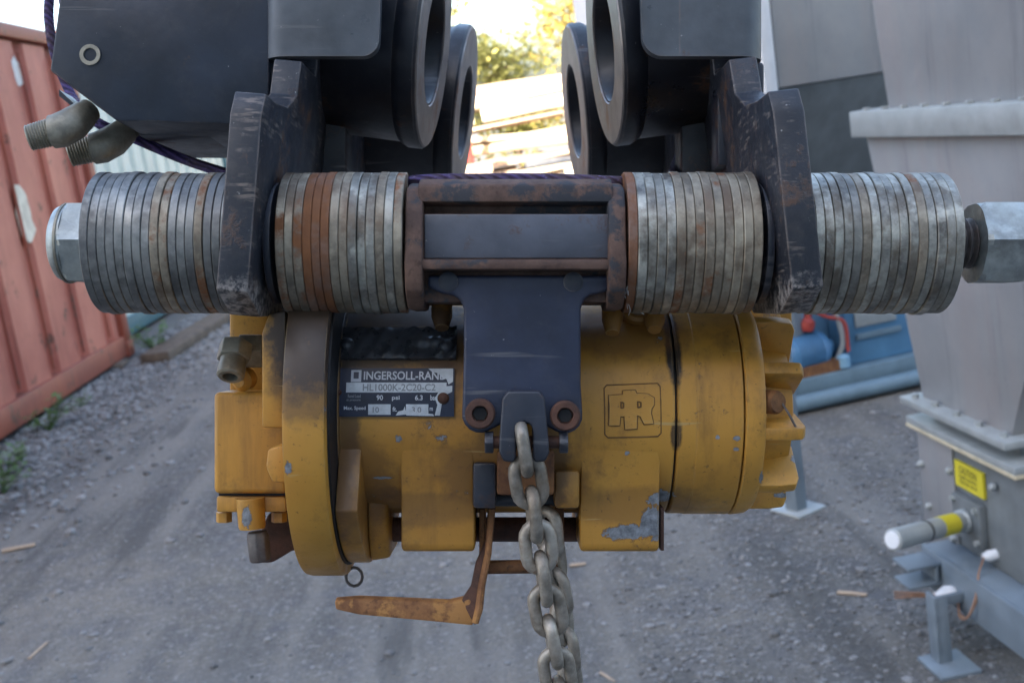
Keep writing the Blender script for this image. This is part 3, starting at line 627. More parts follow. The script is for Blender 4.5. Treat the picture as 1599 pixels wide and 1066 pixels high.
MB().tube(bez([(-.20, -.04, .46), (-.12, -.09, .40), (-.04, -.11, .36), (-.03, -.11, .22)], 6), .009, 8).build('hose', MAT['redp'], pu)
MB().lathe([(0, .03), (.05, .03), (.06, .015)], T(-.06, -.11, .15)@RY(RAD(-90)), 12).build('filter_cup', MAT['bluel'], pu)

# ================================================================== beam trolley
tr = thing('beam_trolley', 'black powered beam trolley with flanged wheels and washer stacks on its cross bolt', 'trolley', RIGM)
# spacer washers on the cross bolt
WT = .00425
def washer_mesh(th):
    m = MB(); c = .00038; R, r = .0349, .0131
    m.ring([(0, r), (0, R-c), (c, R), (th-c, R), (th, R-c), (th, r)], None, 72)
    o = m.build('w', None, None, 0, smooth=30); me = o.data; bpy.data.objects.remove(o); return me
def washers(x0, x1, n, mats, seed):
    r = random.Random(seed); th = (x1-x0)/n; base = washer_mesh(th-.00016); cache = {}
    for k in range(n):
        mk = mats(k)
        if mk not in cache: me = base.copy(); me.materials.append(MAT[mk]); cache[mk] = me
        o = bpy.data.objects.new('spacer_washer', cache[mk]); COL.objects.link(o); o.parent = tr
        o.location = (x0+k*th, r.gauss(0, .00022), r.gauss(0, .00022)); o.rotation_euler = (r.random()*6.28, 0, 0); q_ = 1+r.gauss(0, .003); o.scale = (1, q_, q_)
washers(-.203, -.1325, 17, lambda k: 'galvl' if k not in (8, 9, 13) else 'galvb', 1)
washers(-.1112, -.0515, 14, lambda k: 'galvr' if k in (3, 4, 5) else 'galvb' if k not in (8, 9, 10, 12) else 'galv', 2)
washers(.0548, .1178, 14, lambda k: 'galvr' if k == 0 else 'galv' if k in (1, 2, 3, 4) else 'galvb', 3)
washers(.1425, .2125, 16, lambda k: 'galvb' if k in (5, 11) else 'galv', 4)
# cross bolt
m = MB(); pr = [(-.222, .0118), (.2125, .0118)]; x = .2125
while x < .266: pr += [(x+.0002, .0108), (x+.0015, .0126), (x+.0020, .0126), (x+.0032, .0108)]; x += .0033
pr += [(.272, .0105)]
m.lathe(pr, None, 32); m.build('cross_bolt', MAT['thread'], tr)
def hexnut(x0, x1, M=None, R=.0217, dome=0):
    m = MB(); hx = [(R*math.cos(RAD(60*k+30+30)), R*math.sin(RAD(60*k+30+30))) for k in range(6)]
    def ringpts(sc, x): return [(x, p[0]*sc, p[1]*sc) for p in hx]
    n = 6; ch = .0022
    # hex body with rounded chamfer: dense ring so the corners turn to a circle at the faces
    seg = 48; vs = []; fs = []
    def hexr(a):
        a = (a-RAD(60)) % RAD(60); a = a-RAD(30); return R*math.cos(RAD(30))/math.cos(a)
    prof = []
    for (x, lim) in [(x0, R*.90), (x0+ch, R*1.01), (x1-ch, R*1.01), (x1, R*.90)]: prof.append((x, lim))
    for x, lim in prof:
        for k in range(seg):
            a = 2*math.pi*k/seg; r = min(hexr(a), lim); vs.append((x, r*math.cos(a), r*math.sin(a)))
    for i in range(len(prof)-1):
        for k in range(seg): k2 = (k+1)%seg; fs.append((i*seg+k, i*seg+k2, (i+1)*seg+k2, (i+1)*seg+k))
    fs.append(tuple(range(seg))[::-1]); fs.append(tuple((len(prof)-1)*seg+k for k in range(seg)))
    return m.add(vs, fs)
nt = hexnut(-.2195, -.2032).build('lock_nut', MAT['zinc'], tr, 0, smooth=22)
MB().lathe([(-.2188, .0196), (-.2215, .0194), (-.2245, .0180), (-.2262, .0150), (-.2262, .0125)], None, 40).build('nylon_collar', MAT['zinc'], nt)
MB().ring([(-.2200, .0193), (-.2212, .0193), (-.2212, .0200), (-.2200, .0200)], None, 40).build('collar_lip', MAT['fitting'], nt)
hexnut(.2290, .2520, R=.0222).build('end_nut', MAT['zinc'], tr, 0, smooth=22)

CAMB = RAD(6.0)
def mirrorx(s): return -1 if s < 0 else 1
for s in (-1, 1):
    # ---- side plate: front ear edge faces the camera, leaning outward at the foot
    xo = -.1325 if s < 0 else .1245          # one face at the bolt height
    th = .0145
    M = T(xo, 0, 0)@RY(-s*CAMB*.85)
    if s > 0: M = T(xo, 0, 0)@RY(-RAD(6.5))
    else: M = T(xo, 0, 0)@RY(RAD(4.8))
    # profile (y, z): ear forward, then back and up to the wheels
    prof = [(-.050, -.0255), (-.0515, .055), (-.046, .066), (-.024, .0665), (.004, .070), (.024, .080), (.028, .099), (.072, .101), (.074, .24), (.42, .24), (.42, .06), (.30, .03), (.08, -.012), (.040, -.034), (-.02, -.036)]
    m = MB(); m.prism(prof, 'x', 0, th, M); m.build('side_plate', MAT['edge'], tr, .0009)
    # scarred lower lip of the ear
    # bolt eye boss inside
    m = MB(); m.lathe([(0, .030), (.0035, .030)], T((xo+th) if s < 0 else (xo-.0036), 0, 0), 40); m.build('eye_boss', MAT['black'], tr, .0006)
    # ---- wheels
    for (px, py, D, toe) in (((677, 72, .70, 3.6), (725, 176, .90, 3.0)) if s < 0 else ((944, 68, .70, 3.6), (898, 174, .90, 3.0))):
        c = L(px, py, D)
        # local +x of the wheel points to the trolley's middle
        Mw = T(*c)@(RZ(RAD(-toe)) if s < 0 else RZ(RAD(180+toe)))@RY(RAD(7))
        R = .0622 if D < .8 else .0665
        wb = MB().lathe([(-.092 if D > .8 else -.062, .040), (-.090 if D > .8 else -.060, R-.004), (-.014, R-.003), (-.012, R-.0015), (-.009, R), (-.0015, R), (0, R-.0012), (0, .0345), (-.002, .033), (-.018, .031), (-.018, .014), (-.016, .0125), (-.016, 0.0)], Mw, 72).build('wheel', MAT['tread'], tr, 0, smooth=30)
        MB().ring([(.0002, .0355), (.0010, .0361), (.0010, R-.0022), (.0002, R-.0014)], Mw, 72).build('wheel_face', MAT['wheel'], wb, smooth=30)
        if D < .8:   # drive gear teeth round the outer end of the front wheel
            gt = MB(); nt_ = 34
            for k in range(nt_):
                a = 2*math.pi*k/nt_; gt.box((-.074, -.0022, .050), (-.0625, .0022, .0575), Mw@RX(a))
            gt.lathe([(-.0745, .0505), (-.0622, .0505)], Mw, 48); gt.build('gear_ring', MAT['black'], wb, 0)
    # ---- bent guard plate in front of the wheel
    Dg = .615
    xa, xb = (X(408, Dg), X(592, Dg)) if s < 0 else (X(1003, Dg), X(1196, Dg))
    zb = Z(88, Dg)
    prof = []
    if s < 0:
        pts = [(xa, zb+.001), ] + arc(xb-.008, zb+.006, .008, -90, 0, 6) + [(xb+.003, zb+.10), (xa+.004, zb+.10)]
    else:
        pts = [(xb, zb+.004), (xb-.003, zb+.10), (xa-.004, zb+.10)] + arc(xa+.011, zb+.007, .011, 180, 270, 6)
    m = MB(); yg = Y(Dg); zt = zb+.10
    if s < 0:      # bent section along z, then the flat end with its rounded corner
        sec = [(xa, yg+.05)] + arc(xa+.013, yg+.013, .013, 180, 270, 8) + [(xb-.02, yg), (xb-.02, yg+.007)] + arc(xa+.013, yg+.013, .006, 270, 180, 8) + [(xa+.007, yg+.05)]
        end = [(xb-.02, zb)] + arc(xb-.009, zb+.009, .009, -90, 0, 6) + [(xb+.003, zt), (xb-.02, zt)]
    else:
        sec = [(xb, yg+.05)] + arc(xb-.013, yg+.013, .013, 0, -90, 8) + [(xa+.02, yg), (xa+.02, yg+.007)] + arc(xb-.013, yg+.013, .006, -90, 0, 8) + [(xb-.007, yg+.05)]
        end = [(xa+.02, zb), (xa+.02, zt), (xa-.003, zt)] + arc(xa+.011, zb+.011, .011, 180, 270, 6)
    m.prism(sec, 'z', zb, zt); m.prism(end, 'y', yg, yg+.007)
    m.build('wheel_guard', MAT['guard'], tr)
    # web that carries the guard below, and a small bracket rib
    xw = X(438, .63) if s < 0 else X(1165, .63)
    m = MB(); m.box((xw-.009, Y(.625), zb-.026), (xw+.009, Y(.68), zb-.0005)); m.build('guard_web', MAT['black'], tr, .002)
    # axle housing block between plate and wheel
    xc = -.098 if s < 0 else .100
    m = MB(); m.lathe([(-.016, .034), (.016, .034)], T(xc, Y(.70), Z(70, .70)), 32); m.build('axle_housing', MAT['black'], tr, .001)
# details inside the right half: slotted lug with a bright worn face, weld
m = MB(); m.box((X(1120, .64), Y(.64), Z(260, .64)), (X(1150, .64), Y(.66), Z(105, .64))); m.build('rib', MAT['black'], tr, .002)
MB().box((X(1127, .635), Y(.638), Z(146, .635)), (X(1137, .635), Y(.6395), Z(106, .635))).build('worn_slot', MAT['silver'], tr)
for a_, b_ in ((428, 520), (1085, 1185)):  # dark blocks added to stand in for shade between side plates and wheels
    m = MB(); m.box((X(a_, .64), Y(.69), .030), (X(b_, .64), Y(.72), Z(70, .70))); m.build('shade_filler', MAT['tread'], tr, .002)
# cross spindle between the rear of the plates stays hidden behind the hanger
# drive motor housing outside the left plate
Dm = .62
fp = [(95, -70), (92, 0), (77, 110), (182, 189), (420, 196), (420, -70)]
m = MB(); m.prism([(X(a, Dm), Z(b, Dm)) for a, b in fp], 'y', Y(Dm), Y(Dm)+.105)
mh = m.build('drive_motor', MAT['motor'], tr, .0016)
c = L(141, 86, Dm); Mx = T(*c)@RZ(RAD(-90))
scw = MB().lathe([(-.001, .0056), (.0008, .0056), (.0008, .0036), (.0, .0034), (-.0006, .0)], Mx, 28).build('socket_screw', MAT['fitting'], mh)
# lubricated dark foot of the motor
m = MB(); m.box((X(215, .66), Y(.66), Z(213, .66)), (X(395, .66), Y(.74), Z(190, .66))); m.build('motor_foot', MAT['blackrust'], mh, .002)
# hydraulic elbows under the motor
def elbow(px, py, D, sc=1.0):
    a = L(px+34, py-28, D+.012); b = L(px, py, D); e = L(px-62, py+16, D-.004)
    m = MB(); m.tube([a, a.lerp(b, .5)], .0068*sc, 16); o = m.build('hose_elbow', MAT['fitting'], tr)
    u = (b-a).normalized(); v = (e-b).normalized()
    m = MB(); m.tube([a.lerp(b, .25), b-u*.004, b+v*.004+u*.001, b.lerp(e, .40)], [.0078*sc, .0092*sc, .0094*sc, .0090*sc], 18); m.build('elbow_body', MAT['fitting'], o)
    m = MB(); pts = []; rr = []
    n = 9
    for i in range(n*2+1):
        q = b.lerp(e, .38+.62*i/(n*2)); pts.append(q); rr.append((.0080 if i % 2 else .0072)*sc*(1-.10*i/(2*n)))
    m.tube(pts, rr, 18); m.build('elbow_thread', MAT['fitting'], o, smooth=25)
elbow(106, 200, .63); elbow(170, 226, .655, .98)
m = MB(); m.prism([(X(92, .64), Z(150, .64)), (X(135, .64), Z(185, .64)), (X(120, .64), Z(166, .64)), (X(92, .64), Z(140, .64))], 'y', Y(.64), Y(.66)); m.build('port_block', MAT['black'], mh)

# ================================================================== purple rope sling
def rope_pts(lst, n=8): return [RIGM@p for p in bez([L(*q) for q in lst], n)]
up = RIGI@Vector((HX, 1.05, 3.21))
loop = [L(860, 280, .572), L(985, 285, .58), L(1040, 285, .68), L(1070, 200, .80), L(1075, 60, .80), L(1075, -200, .80)]
left = [L(860, 280, .572), L(760, 280, .572), L(648, 283, .574), L(560, 300, .625), L(430, 292, .66), L(355, 271, .672), L(285, 248, .68), L(205, 214, .675), L(150, 190, .67), L(112, 150, .735), L(80, 60, .735), L(84, -40, .735), L(150, -260, .72)]
rpts = [up] + left[::-1] + loop[1:] + [up+Vector((.01, .01, 0))]
pts = [RIGM@p for p in bez(rpts, 9)]
ro = MB(); ro.tube(pts, .0030, 10)
rope = ro.build('rope_sling', MAT['rope'], None); tag(rope, 'fuzzy purple rope sling passing under the motor and over the hanger', 'rope')
fz = MB(); rf = random.Random(5)
for k in range(2600):
    i = rf.randrange(12, len(pts)-12); p = pts[i].lerp(pts[i+1], rf.random()); u = Vector((rf.gauss(0, 1), rf.gauss(0, 1), rf.gauss(0, 1))).normalized(); l = rf.uniform(.002, .0058)
    a = p+u*.0026; b = p+u*l+Vector((rf.gauss(0, .0008), rf.gauss(0, .0008), rf.gauss(0, .0008))); s = u.cross(Vector((rf.random(), rf.random(), rf.random()))).normalized()*.00016
    fz.add([a-s, a+s, b], [(0, 1, 2)])
f = fz.build('rope_fuzz', MAT['rope'], rope, smooth=0, recalc=False); f['kind'] = 'stuff'

# ================================================================== chain hoist
ho = thing('chain_hoist', 'scuffed yellow pneumatic chain hoist with black hanger and two nameplates', 'hoist', RIGM)
DC = .64; RB = .058; AXZ = Z(636, DC); AXY = Y(DC)
AM = T(0, AXY, AXZ)          # lathe axis of the hoist
def cyl(x, a, R): return Vector((x, AXY-R*math.cos(a), AXZ+R*math.sin(a)))
DFR = DC-RB
def cyla(py, R=RB):
    """angle on the barrel that shows at picture height py"""
    a = 0.0
    for _ in range(30):
        D = DC-R*math.cos(a); zz = (533-py)*D/FPX-(533-380)*D0/FPX; a = math.asin(max(-1, min(1, (zz-AXZ)/R)))
    return a
x_fl0, x_fl1 = X(435, .549), X(508, .549)
x_part, x_ring, x_cap = X(1057, DFR), X(1164, DFR), X(1198, DFR)
# main casting
MB().lathe([(x_fl1-.002, .050), (x_fl1-.001, RB+.004), (x_fl1+.0014, RB+.003), (x_fl1+.002, RB), (0, RB-.0004), (x_part-.0016, RB), (x_part-.0008, RB-.0006), (x_part-.0005, RB-.004)], AM, 128).build('main_casting', MAT['body'], ho, smooth=30)
MB().lathe([(x_part-.002, RB-.0035), (x_part+.002, RB-.0035)], AM, 96).build('joint_seam', MAT['dark'], ho)
MB().lathe([(x_part+.0003, RB-.004), (x_part+.0006, RB-.0008), (x_part+.0016, RB), (x_part+.010, RB), (x_part+.0105, RB+.0004), (x_ring-.0012, RB+.0004), (x_ring-.0006, RB-.0002), (x_ring-.0004, RB-.003)], AM, 128).build('rotor_housing', MAT['body'], ho, smooth=30)
MB().lathe([(x_ring+.0002, RB-.003), (x_ring+.0003, RB-.0004), (x_ring+.0012, RB+.0006), (x_cap-.003, RB-.0002), (x_cap, RB-.0022), (x_cap+.0005, RB-.010), (x_cap+.004, .040), (x_cap+.018, .037), (x_cap+.020, .030), (x_cap+.020, 0)], AM, 128).build('end_cap', MAT['fin'], ho, smooth=30)
for k in range(10):
    a = RAD(-47+36*k)
    # web with a scooped outline, radial
    M = AM@RX(a)@RY(0)
    # local: lathe x axis, web plane spanned by x and -y (towards the camera at a=0)
    w2 = .0034
    pf = [(x_cap-.001, -.030), (x_cap+.0205, -.030), (x_cap+.0215, -.050), (x_cap+.0195, -.0545), (x_cap+.012, -.0555), (x_cap+.004, -.0555), (x_cap-.001, -.0555)]
    vs = [(p[0], p[1], -w2*(1.5 if p[1] > -.04 else 1)) for p in pf] + [(p[0], p[1], w2*(1.5 if p[1] > -.04 else 1)) for p in pf]; nn = len(pf)
    # RX(a) must lift the web: angle measured upward from the front
    M = AM@RX(-a)
    m = MB(); m.add([M@Vector(v) for v in vs], [tuple(range(nn)), tuple(range(nn, 2*nn))[::-1]]+[(i, (i+1)%nn, nn+(i+1)%nn, nn+i) for i in range(nn)])
    m.build('cooling_web', MAT['fin'], ho, .0012)
# round rusty plug and wire between two webs
MB().lathe([(0, .0062), (.006, .0062), (.008, .005)], T(x_cap+.003, *list(cyl(0, RAD(7), .046))[1:])@RZ(RAD(-60)), 18).build('exhaust_plug', MAT['rust'], ho)
MB().tube(bez([cyl(x_cap+.008, RAD(8), .050), cyl(x_cap+.012, RAD(0), .053), cyl(x_cap+.017, RAD(-10), .053), cyl(x_cap+.020, RAD(-14), .050)], 6), .0007, 6).build('lock_wire', MAT['thread'], ho)
# gear flange and its dark joint
MB().lathe([(x_fl0, .0), (x_fl0, .070), (x_fl0+.0005, .0855), (x_fl0+.0016, .0907), (x_fl0+.004, .0914), (x_fl1-.0022, .0914), (x_fl1-.0008, .0907), (x_fl1-.0002, .0885), (x_fl1, .05)], AM, 128).build('gear_flange', MAT['flange'], ho, smooth=30)
MB().lathe([(x_fl1-.0004, .0855), (x_fl1+.0010, .0855)], AM, 96).build('flange_seam', MAT['dark'], ho)
# rear lug below the flange joint: lower half of a second, thinner flange
m = MB(); pts = [(AXY+.0-.0845*math.cos(RAD(q)), AXZ+.0845*math.sin(RAD(q))) for q in range(-148, -31, 6)] + [(AXY-.052, AXZ-.012), (AXY+.052, AXZ-.012)]
m.prism(pts, 'x', x_fl1+.0012, x_fl1+.0125); m.build('rear_flange', MAT['body'], ho, .0012)
m = MB(); pts = [(AXY-.034, AXZ-.035), (AXY-.030, AXZ-.066), (AXY-.020, AXZ-.0815), (AXY+.020, AXZ-.0815), (AXY+.034, AXZ-.06), (AXY+.034, AXZ-.035)]
m.prism(pts, 'x', x_fl1+.0127, x_fl1+.0235, scale_b=.93); m.build('rear_lug', MAT['body'], ho, .002)
m = MB(); c = L(553, 900, DC); ring = [c+Vector(((.0046*math.cos(a/12*6.283)), 0, .0052*math.sin(a/12*6.283))) for a in range(12)]; m.tube(ring, .0009, 6, closed=True); m.build('wire_ring', MAT['thread'], ho)
# feet under the casting, a gap between them for the chain
def foot(p0, p1, name):
    Df = .592; m = MB(); x0, x1 = X(p0, Df), X(p1, Df); zb = Z(861, Df+.004)
    pts = [(AXY-.0575, AXZ-.004), (AXY-.0545, AXZ-.02), (AXY-.0490, AXZ-.040), (AXY-.0475, AXZ-.055), (AXY-.0470, zb+.003), (AXY-.0445, zb), (AXY+.035, zb), (AXY+.038, AXZ-.03), (AXY+.02, AXZ)]
    m.prism(pts, 'x', x0, x1); m.build(name, MAT['body'], ho, .0022)
foot(626, 741, 'casting_foot'); foot(906, 1030, 'casting_foot')
m = MB(); m.box((X(1031, .60), Y(.598), Z(858, .6)), (X(1036, .60), Y(.66), Z(792, .6))); m.build('foot_gasket', MAT['rustdark'], ho)
# throttle rod, chain guide
MB().tube([L(575, 826, .635), L(915, 826, .635)], .0068, 20).build('throttle_rod', MAT['rustdark'], ho)
m = MB(); m.box((X(742, .60), Y(.600), Z(791, .6)), (X(905, .60), Y(.665), Z(772, .6))); m.build('chain_guide', MAT['black'], ho, .002)
for a, b in ((738, 775), (866, 905)):
    m = MB(); m.box((X(a, .585), Y(.585), Z(794, .585)), (X(b, .585), Y(.63), Z(722 if a < 800 else 735, .585))); m.build('guide_cheek', MAT['blackrust'] if a < 800 else MAT['body'], ho, .002)
m = MB(); m.box((X(776, .59), Y(.582), Z(770, .59)), (X(865, .59), Y(.61), Z(700, .59))); m.build('chain_pocket', MAT['rust'], ho, .002)
# raised bosses on the front of the barrel
for px, w_, y0, y1 in ((690, 15, 452, 512), (956, 14, 452, 520), (1022, 12, 470, 515)):
    m = MB(); D = .588; a = L(px, y0, .600); b = L(px, y1, D); m.tube([a, a.lerp(b, .7), b], [.0055, .0055, .0035], 18); m.build('casting_boss', MAT['body'], ho)
m = MB(); c = L(996, 488, .60); m.lathe([(0, .0085), (.010, .0085), (.0115, .007)], along(c+Vector((0, .01, 0)), (0, -1, .35)), 28); pg = m.build('plug_boss', MAT['body'], ho)
m = MB(); m.lathe([(.0116, .0055), (.0135, .005)], along(c+Vector((0, .01, 0)), (0, -1, .35)), 20); m.build('plug', MAT['fitting'], pg)
m = MB(); m.box((X(1176, .66), Y(.655), Z(512, .66)), (X(1234, .66), Y(.70), Z(440, .66))); m.build('exhaust_box', MAT['body'], ho, .002)
# ---- left end: valve block, pads, ports
m = MB(); m.box((X(333, .60), Y(.60), Z(771, .60)), (X(448, .60), Y(.685), Z(612, .60))); m.build('valve_block', MAT['valve'], ho, .0028, 3)
m = MB(); m.box((X(337, .603), Y(.604), Z(800, .603)), (X(446, .603), Y(.680), Z(775, .603))); vp = m.build('valve_cover', MAT['valve'], ho, .0012)
m = MB(); m.box((X(340, .604), Y(.606), Z(776, .604)), (X(445, .604), Y(.679), Z(770, .604))); m.build('cover_gasket', MAT['dark'], ho)
for px in (350, 436):
    m = MB(); m.lathe([(0, .0042), (.0052, .0042)], along(L(px, 799, .612), (0, 0, -1)), 6); m.build('cover_bolt', MAT['valve'], vp)
m = MB(); m.lathe([(0, .0074), (.0145, .0070), (.0160, .0066)], along(L(391, 777, .603), (.06, 0, -1)), 28); m.build('port_barrel', MAT['valve'], ho)
m = MB(); m.lathe([(0, .0052), (.003, .0060), (.0155, .0058), (.0160, .0045)], along(L(402, 829, .605), (.10, 0, -1)), 8); m.build('port_fitting', MAT['thread'], ho, .0006)
m = MB(); m.prism([(X(405, .62), Z(835, .62)), (X(405, .62), Z(878, .62)), (X(425, .62), Z(878, .62)), (X(455, .62), Z(860, .62)), (X(470, .62), Z(856, .62)), (X(470, .62), Z(800, .62)), (X(420, .62), Z(800, .62))], 'y', Y(.618), Y(.65)); m.build('port_elbow', MAT['rustdark'], ho, .002)
m = MB(); m.prism([(x_fl0-.0118, Z(667, .57)), (x_fl0-.0118, Z(520, .57)), (x_fl0-.0085, Z(490, .57)), (x_fl0, Z(485, .57)), (x_fl0+.001, Z(667, .57))], 'y', Y(.566), Y(.64)); m.build('flange_pad', MAT['flange'], ho, .0016)
m = MB(); m.prism([(x_fl0-.0088, Z(700, .57)), (x_fl0-.0098, Z(728, .57)), (x_fl0-.0065, Z(752, .57)), (x_fl0+.001, Z(752, .57)), (x_fl0+.001, Z(694, .57)), (x_fl0-.003, Z(694, .57))], 'y', Y(.566), Y(.60)); m.build('flange_pad', MAT['valve'], ho, .0014)
m = MB(); m.box((X(364, .64), Y(.63), Z(620, .64)), (X(425, .64), Y(.69), Z(478, .64))); m.build('rear_block', MAT['valve'], ho, .003)
a = L(398, 548, .612); b = L(362, 548, .60); c = L(358, 598, .585)
m = MB(); m.lathe([(0, .0100), (.012, .0100)], along(a+Vector((.004, 0, 0)), (-1, -.2, 0)), 6); inl = m.build('inlet_fitting', MAT['fitting'], ho, .0008)
d = (c-L(369, 540, .597)).normalized(); o0 = L(369, 537, .597)
m = MB(); m.lathe([(0, .0088), (.0095, .0090)], along(o0, d), 6); m.build('inlet_nut', MAT['fitting'], inl, .0008)
m = MB(); m.lathe([(.0096, .0066), (.0145, .0070), (.0190, .0070), (.0200, .0060), (.0200, .0040), (.012, .0038), (.012, 0)], along(o0, d), 24); m.build('inlet_barrel', MAT['fitting'], inl)
m = MB(); m.lathe([(.0118, .0038), (.0124, .0038)], along(o0, d), 20); m.build('inlet_bore', MAT['dark'], inl)
m = MB(); m.lathe([(0, .006), (.006, .006), (.009, .003)], along(L(386, 590, .61), (-.3, -1, -.2)), 14); m.build('plug', MAT['valve'], ho)

# ---- hanger round the bolt
hx0, hx1 = X(631, .54), X(979, .54)
prof = [(-.027, .0255), (-.020, .0292), (.012, .0292), (.030, .018), (.030, -.030), (-.018, -.030), (-.018, -.0150), (-.0320, -.0150), (-.0320, -.0104), (-.0265, -.0098), (-.0265, .0118), (-.017, .0122), (-.017, .0165), (-.028, .0172)]
m = MB(); m.prism(prof, 'x', hx0+.006, hx1-.006); hg = m.build('hanger_block', MAT['hanger'], ho, .0012)
m = MB(); m.box((X(663, .548), -.0278, -.0094), (X(952, .548), -.0262, .0115)); m.build('hanger_face', MAT['hangerface'], hg, .0006)
for xa, xb in ((hx0, hx0+.0085), (hx1-.0085, hx1)):
    pf = [(-.0345, -.012)] + [(-.030+.0, .0150), (-.024, .0245), (-.010, .0285), (.014, .0285), (.030, .014), (.030, -.026), (.012, -.0335), (-.016, -.0335), (-.030, -.0255)]
    m = MB(); m.prism(pf, 'x', xa, xb); m.build('hanger_cheek', MAT['hanger'], hg, .0018)
# neck plate
Dn = .551
def q(px, py): return (X(px, Dn), Z(py, Dn))
k = Dn/FPX
def qarc(cx, cy, r, a0, a1, n=6): return [(X(cx, Dn)+r*k*math.cos(RAD(a0+(a1-a0)*i/n)), Z(cy, Dn)+r*k*math.sin(RAD(a0+(a1-a0)*i/n))) for i in range(n+1)]
pts = [q(668, 430), q(668, 448), q(690, 458)] + [q(708, 461), q(718, 468), q(724, 482)] + [q(724, 560), q(722, 630)] + qarc(750, 647, 29, 170, 300) + [q(782, 662), q(848, 662)] + qarc(882, 649, 28, 240, 370) + [q(907, 600), q(907, 482), q(912, 468), q(922, 461), q(944, 456), q(962, 446), q(962, 430)]
m = MB(); m.prism(pts, 'y', Y(Dn), Y(Dn)+.034); m.build('neck_plate', MAT['neck'], ho, .0016, 3)
for (px, py) in ((700, 440), (895, 440)):
    m = MB(); m.lathe([(0, .0048), (.0006, .0048), (.0010, .0038), (.0010, 0)], along(L(px, py, Dn), (0, -1, 0)), 18); m.build('neck_bolt', MAT['blackrust'], ho)
for (px, py) in ((750, 645), (882, 648)):
    m = MB(); m.lathe([(-.001, .0072), (.0046, .0072), (.0055, .0064), (.0055, .0040), (.0020, .0038), (.0020, 0)], along(L(px, py, Dn), (0, -1, 0)), 30); sc_ = m.build('socket_screw', MAT['rustdark'], ho, smooth=30)
    m = MB(); m.lathe([(.0021, .0036), (.0024, .0034)], along(L(px, py, Dn), (0, -1, 0)), 6); m.build('hex_recess', MAT['dark'], sc_)
# chain anchor lug
Da = .544; k = Da/FPX
def qa(px, py): return (X(px, Da), Z(py, Da))
pts = [qa(793, 610), qa(843, 610), qa(851, 622), qa(856, 680), qa(858, 706), qa(852, 720), qa(836, 722), qa(832, 715), qa(832, 672)] + [qa(829, 663), qa(819, 658), qa(809, 663)] + [qa(806, 672), qa(806, 715), qa(802, 722), qa(786, 720), qa(779, 706), qa(780, 680), qa(784, 622)]
m = MB(); m.prism(pts, 'y', Y(Da), Y(Da)+.026); an = m.build('chain_anchor', MAT['blackrust'], ho, .0014, 3)
MB().tube([L(757, 690, .553), L(880, 690, .553)], .0030, 16).build('anchor_pin', MAT['rustdark'], ho)
for px, sg_ in ((757, -1), (873, -1)):
    m = MB(); m.lathe([(0, .0058), (.0042, .0058)], T(*L(px, 690, .553)), 6); m.build('pin_nut', MAT['black'], an, .0005)

# ---- cobweb between the hanger cheek and the barrel
cw = MB(); rc = random.Random(4)
for k in range(9):
    a = L(972+rc.uniform(-6, 10), 452+rc.uniform(-6, 8), .548); b = L(982+rc.uniform(-8, 26), 486+rc.uniform(-16, 8), .575); cw.tube(bez([a, a.lerp(b, .5)+Vector((rc.gauss(0, .003), 0, rc.gauss(0, .002))), b], 5), .00022, 4)
cw.build('cobweb', MAT['stickerw'], ho)
# ---- nameplates on the barrel
def patch(xa, xb, pa, pb, R, nx=1, na=8, fn=None, th=.0006):
    a0, a1 = cyla(pa), cyla(pb); m = MB(); vs = []; fs = []
    for j in range(na+1):
        for i in range(nx+1):
            x = xa+(xb-xa)*i/nx; a = a0+(a1-a0)*j/na; r = R+(fn(i/nx, j/na) if fn else 0); vs.append(cyl(x, a, r))
    for j in range(na):
        for i in range(nx): b = j*(nx+1)+i; fs.append((b, b+1, b+nx+2, b+nx+1))
    # skirt down to the casting
    o = len(vs); rim = [i for i in range(nx+1)] + [j*(nx+1)+nx for j in range(1, na+1)] + [na*(nx+1)+i for i in range(nx-1, -1, -1)] + [j*(nx+1) for j in range(na-1, 0, -1)]
    for b in rim:
        j, i = divmod(b, nx+1); vs.append(cyl(xa+(xb-xa)*i/nx, a0+(a1-a0)*j/na, R-th))
    n = len(rim)
    for i in range(n): fs.append((rim[i], rim[(i+1)%n], o+(i+1)%n, o+i))
    return m.add(vs, fs)
def nx_(px): return X(px, DFR-.001)
PR = RB+.0012
npl = patch(nx_(524), nx_(709), 576, 650, PR, 12, 10, th=.0018).build('nameplate', MAT['plate'], ho, smooth=40)
def words(body, p0, p1, top, bot, mat, parent, R, name='lettering'):
    a0, a1 = cyla(bot), cyla(top); P, F = text_mesh(body, nx_(p0), nx_(p1), a0, a1, .02)
    return MB().add([cyl(x, a, R) for x, a in P], F).build(name, mat, parent, smooth=0, recalc=False)
def bar(p0, p1, top, bot, mat, parent, R, name):
    return patch(nx_(p0), nx_(p1), top, bot, R, 6, 4, th=.0001).build(name, mat, parent, smooth=40)
bar(547, 563, 579, 597, MAT['print'], npl, PR+.00012, 'emblem'); bar(551, 559, 582, 592, MAT['plate'], npl, PR+.00022, 'emblem')
words('INGERSOLL-RAND', 567, 697, 581, 594, MAT['print'], npl, PR+.00025)
bar(540, 697, 598, 613, MAT['silver'], npl, PR+.00012, 'model_field'); words('HL1000K-2C20-C2', 566, 680, 600, 611, MAT['stamp'], npl, PR+.00025)
words('90', 588, 598, 617, 625, MAT['print'], npl, PR+.0002); words('psi', 612, 624, 618, 626, MAT['print'], npl, PR+.0002); words('6.3', 648, 660, 617, 625, MAT['print'], npl, PR+.0002); words('bar', 672, 682, 617, 625, MAT['print'], npl, PR+.0002)
words('Rated Load', 543, 563, 616, 621, MAT['stamp'], npl, PR+.0002); words('at pressure', 541, 563, 623, 627, MAT['stamp'], npl, PR+.0002)
words('Max. Speed', 537, 571, 634, 641, MAT['print'], npl, PR+.0002)
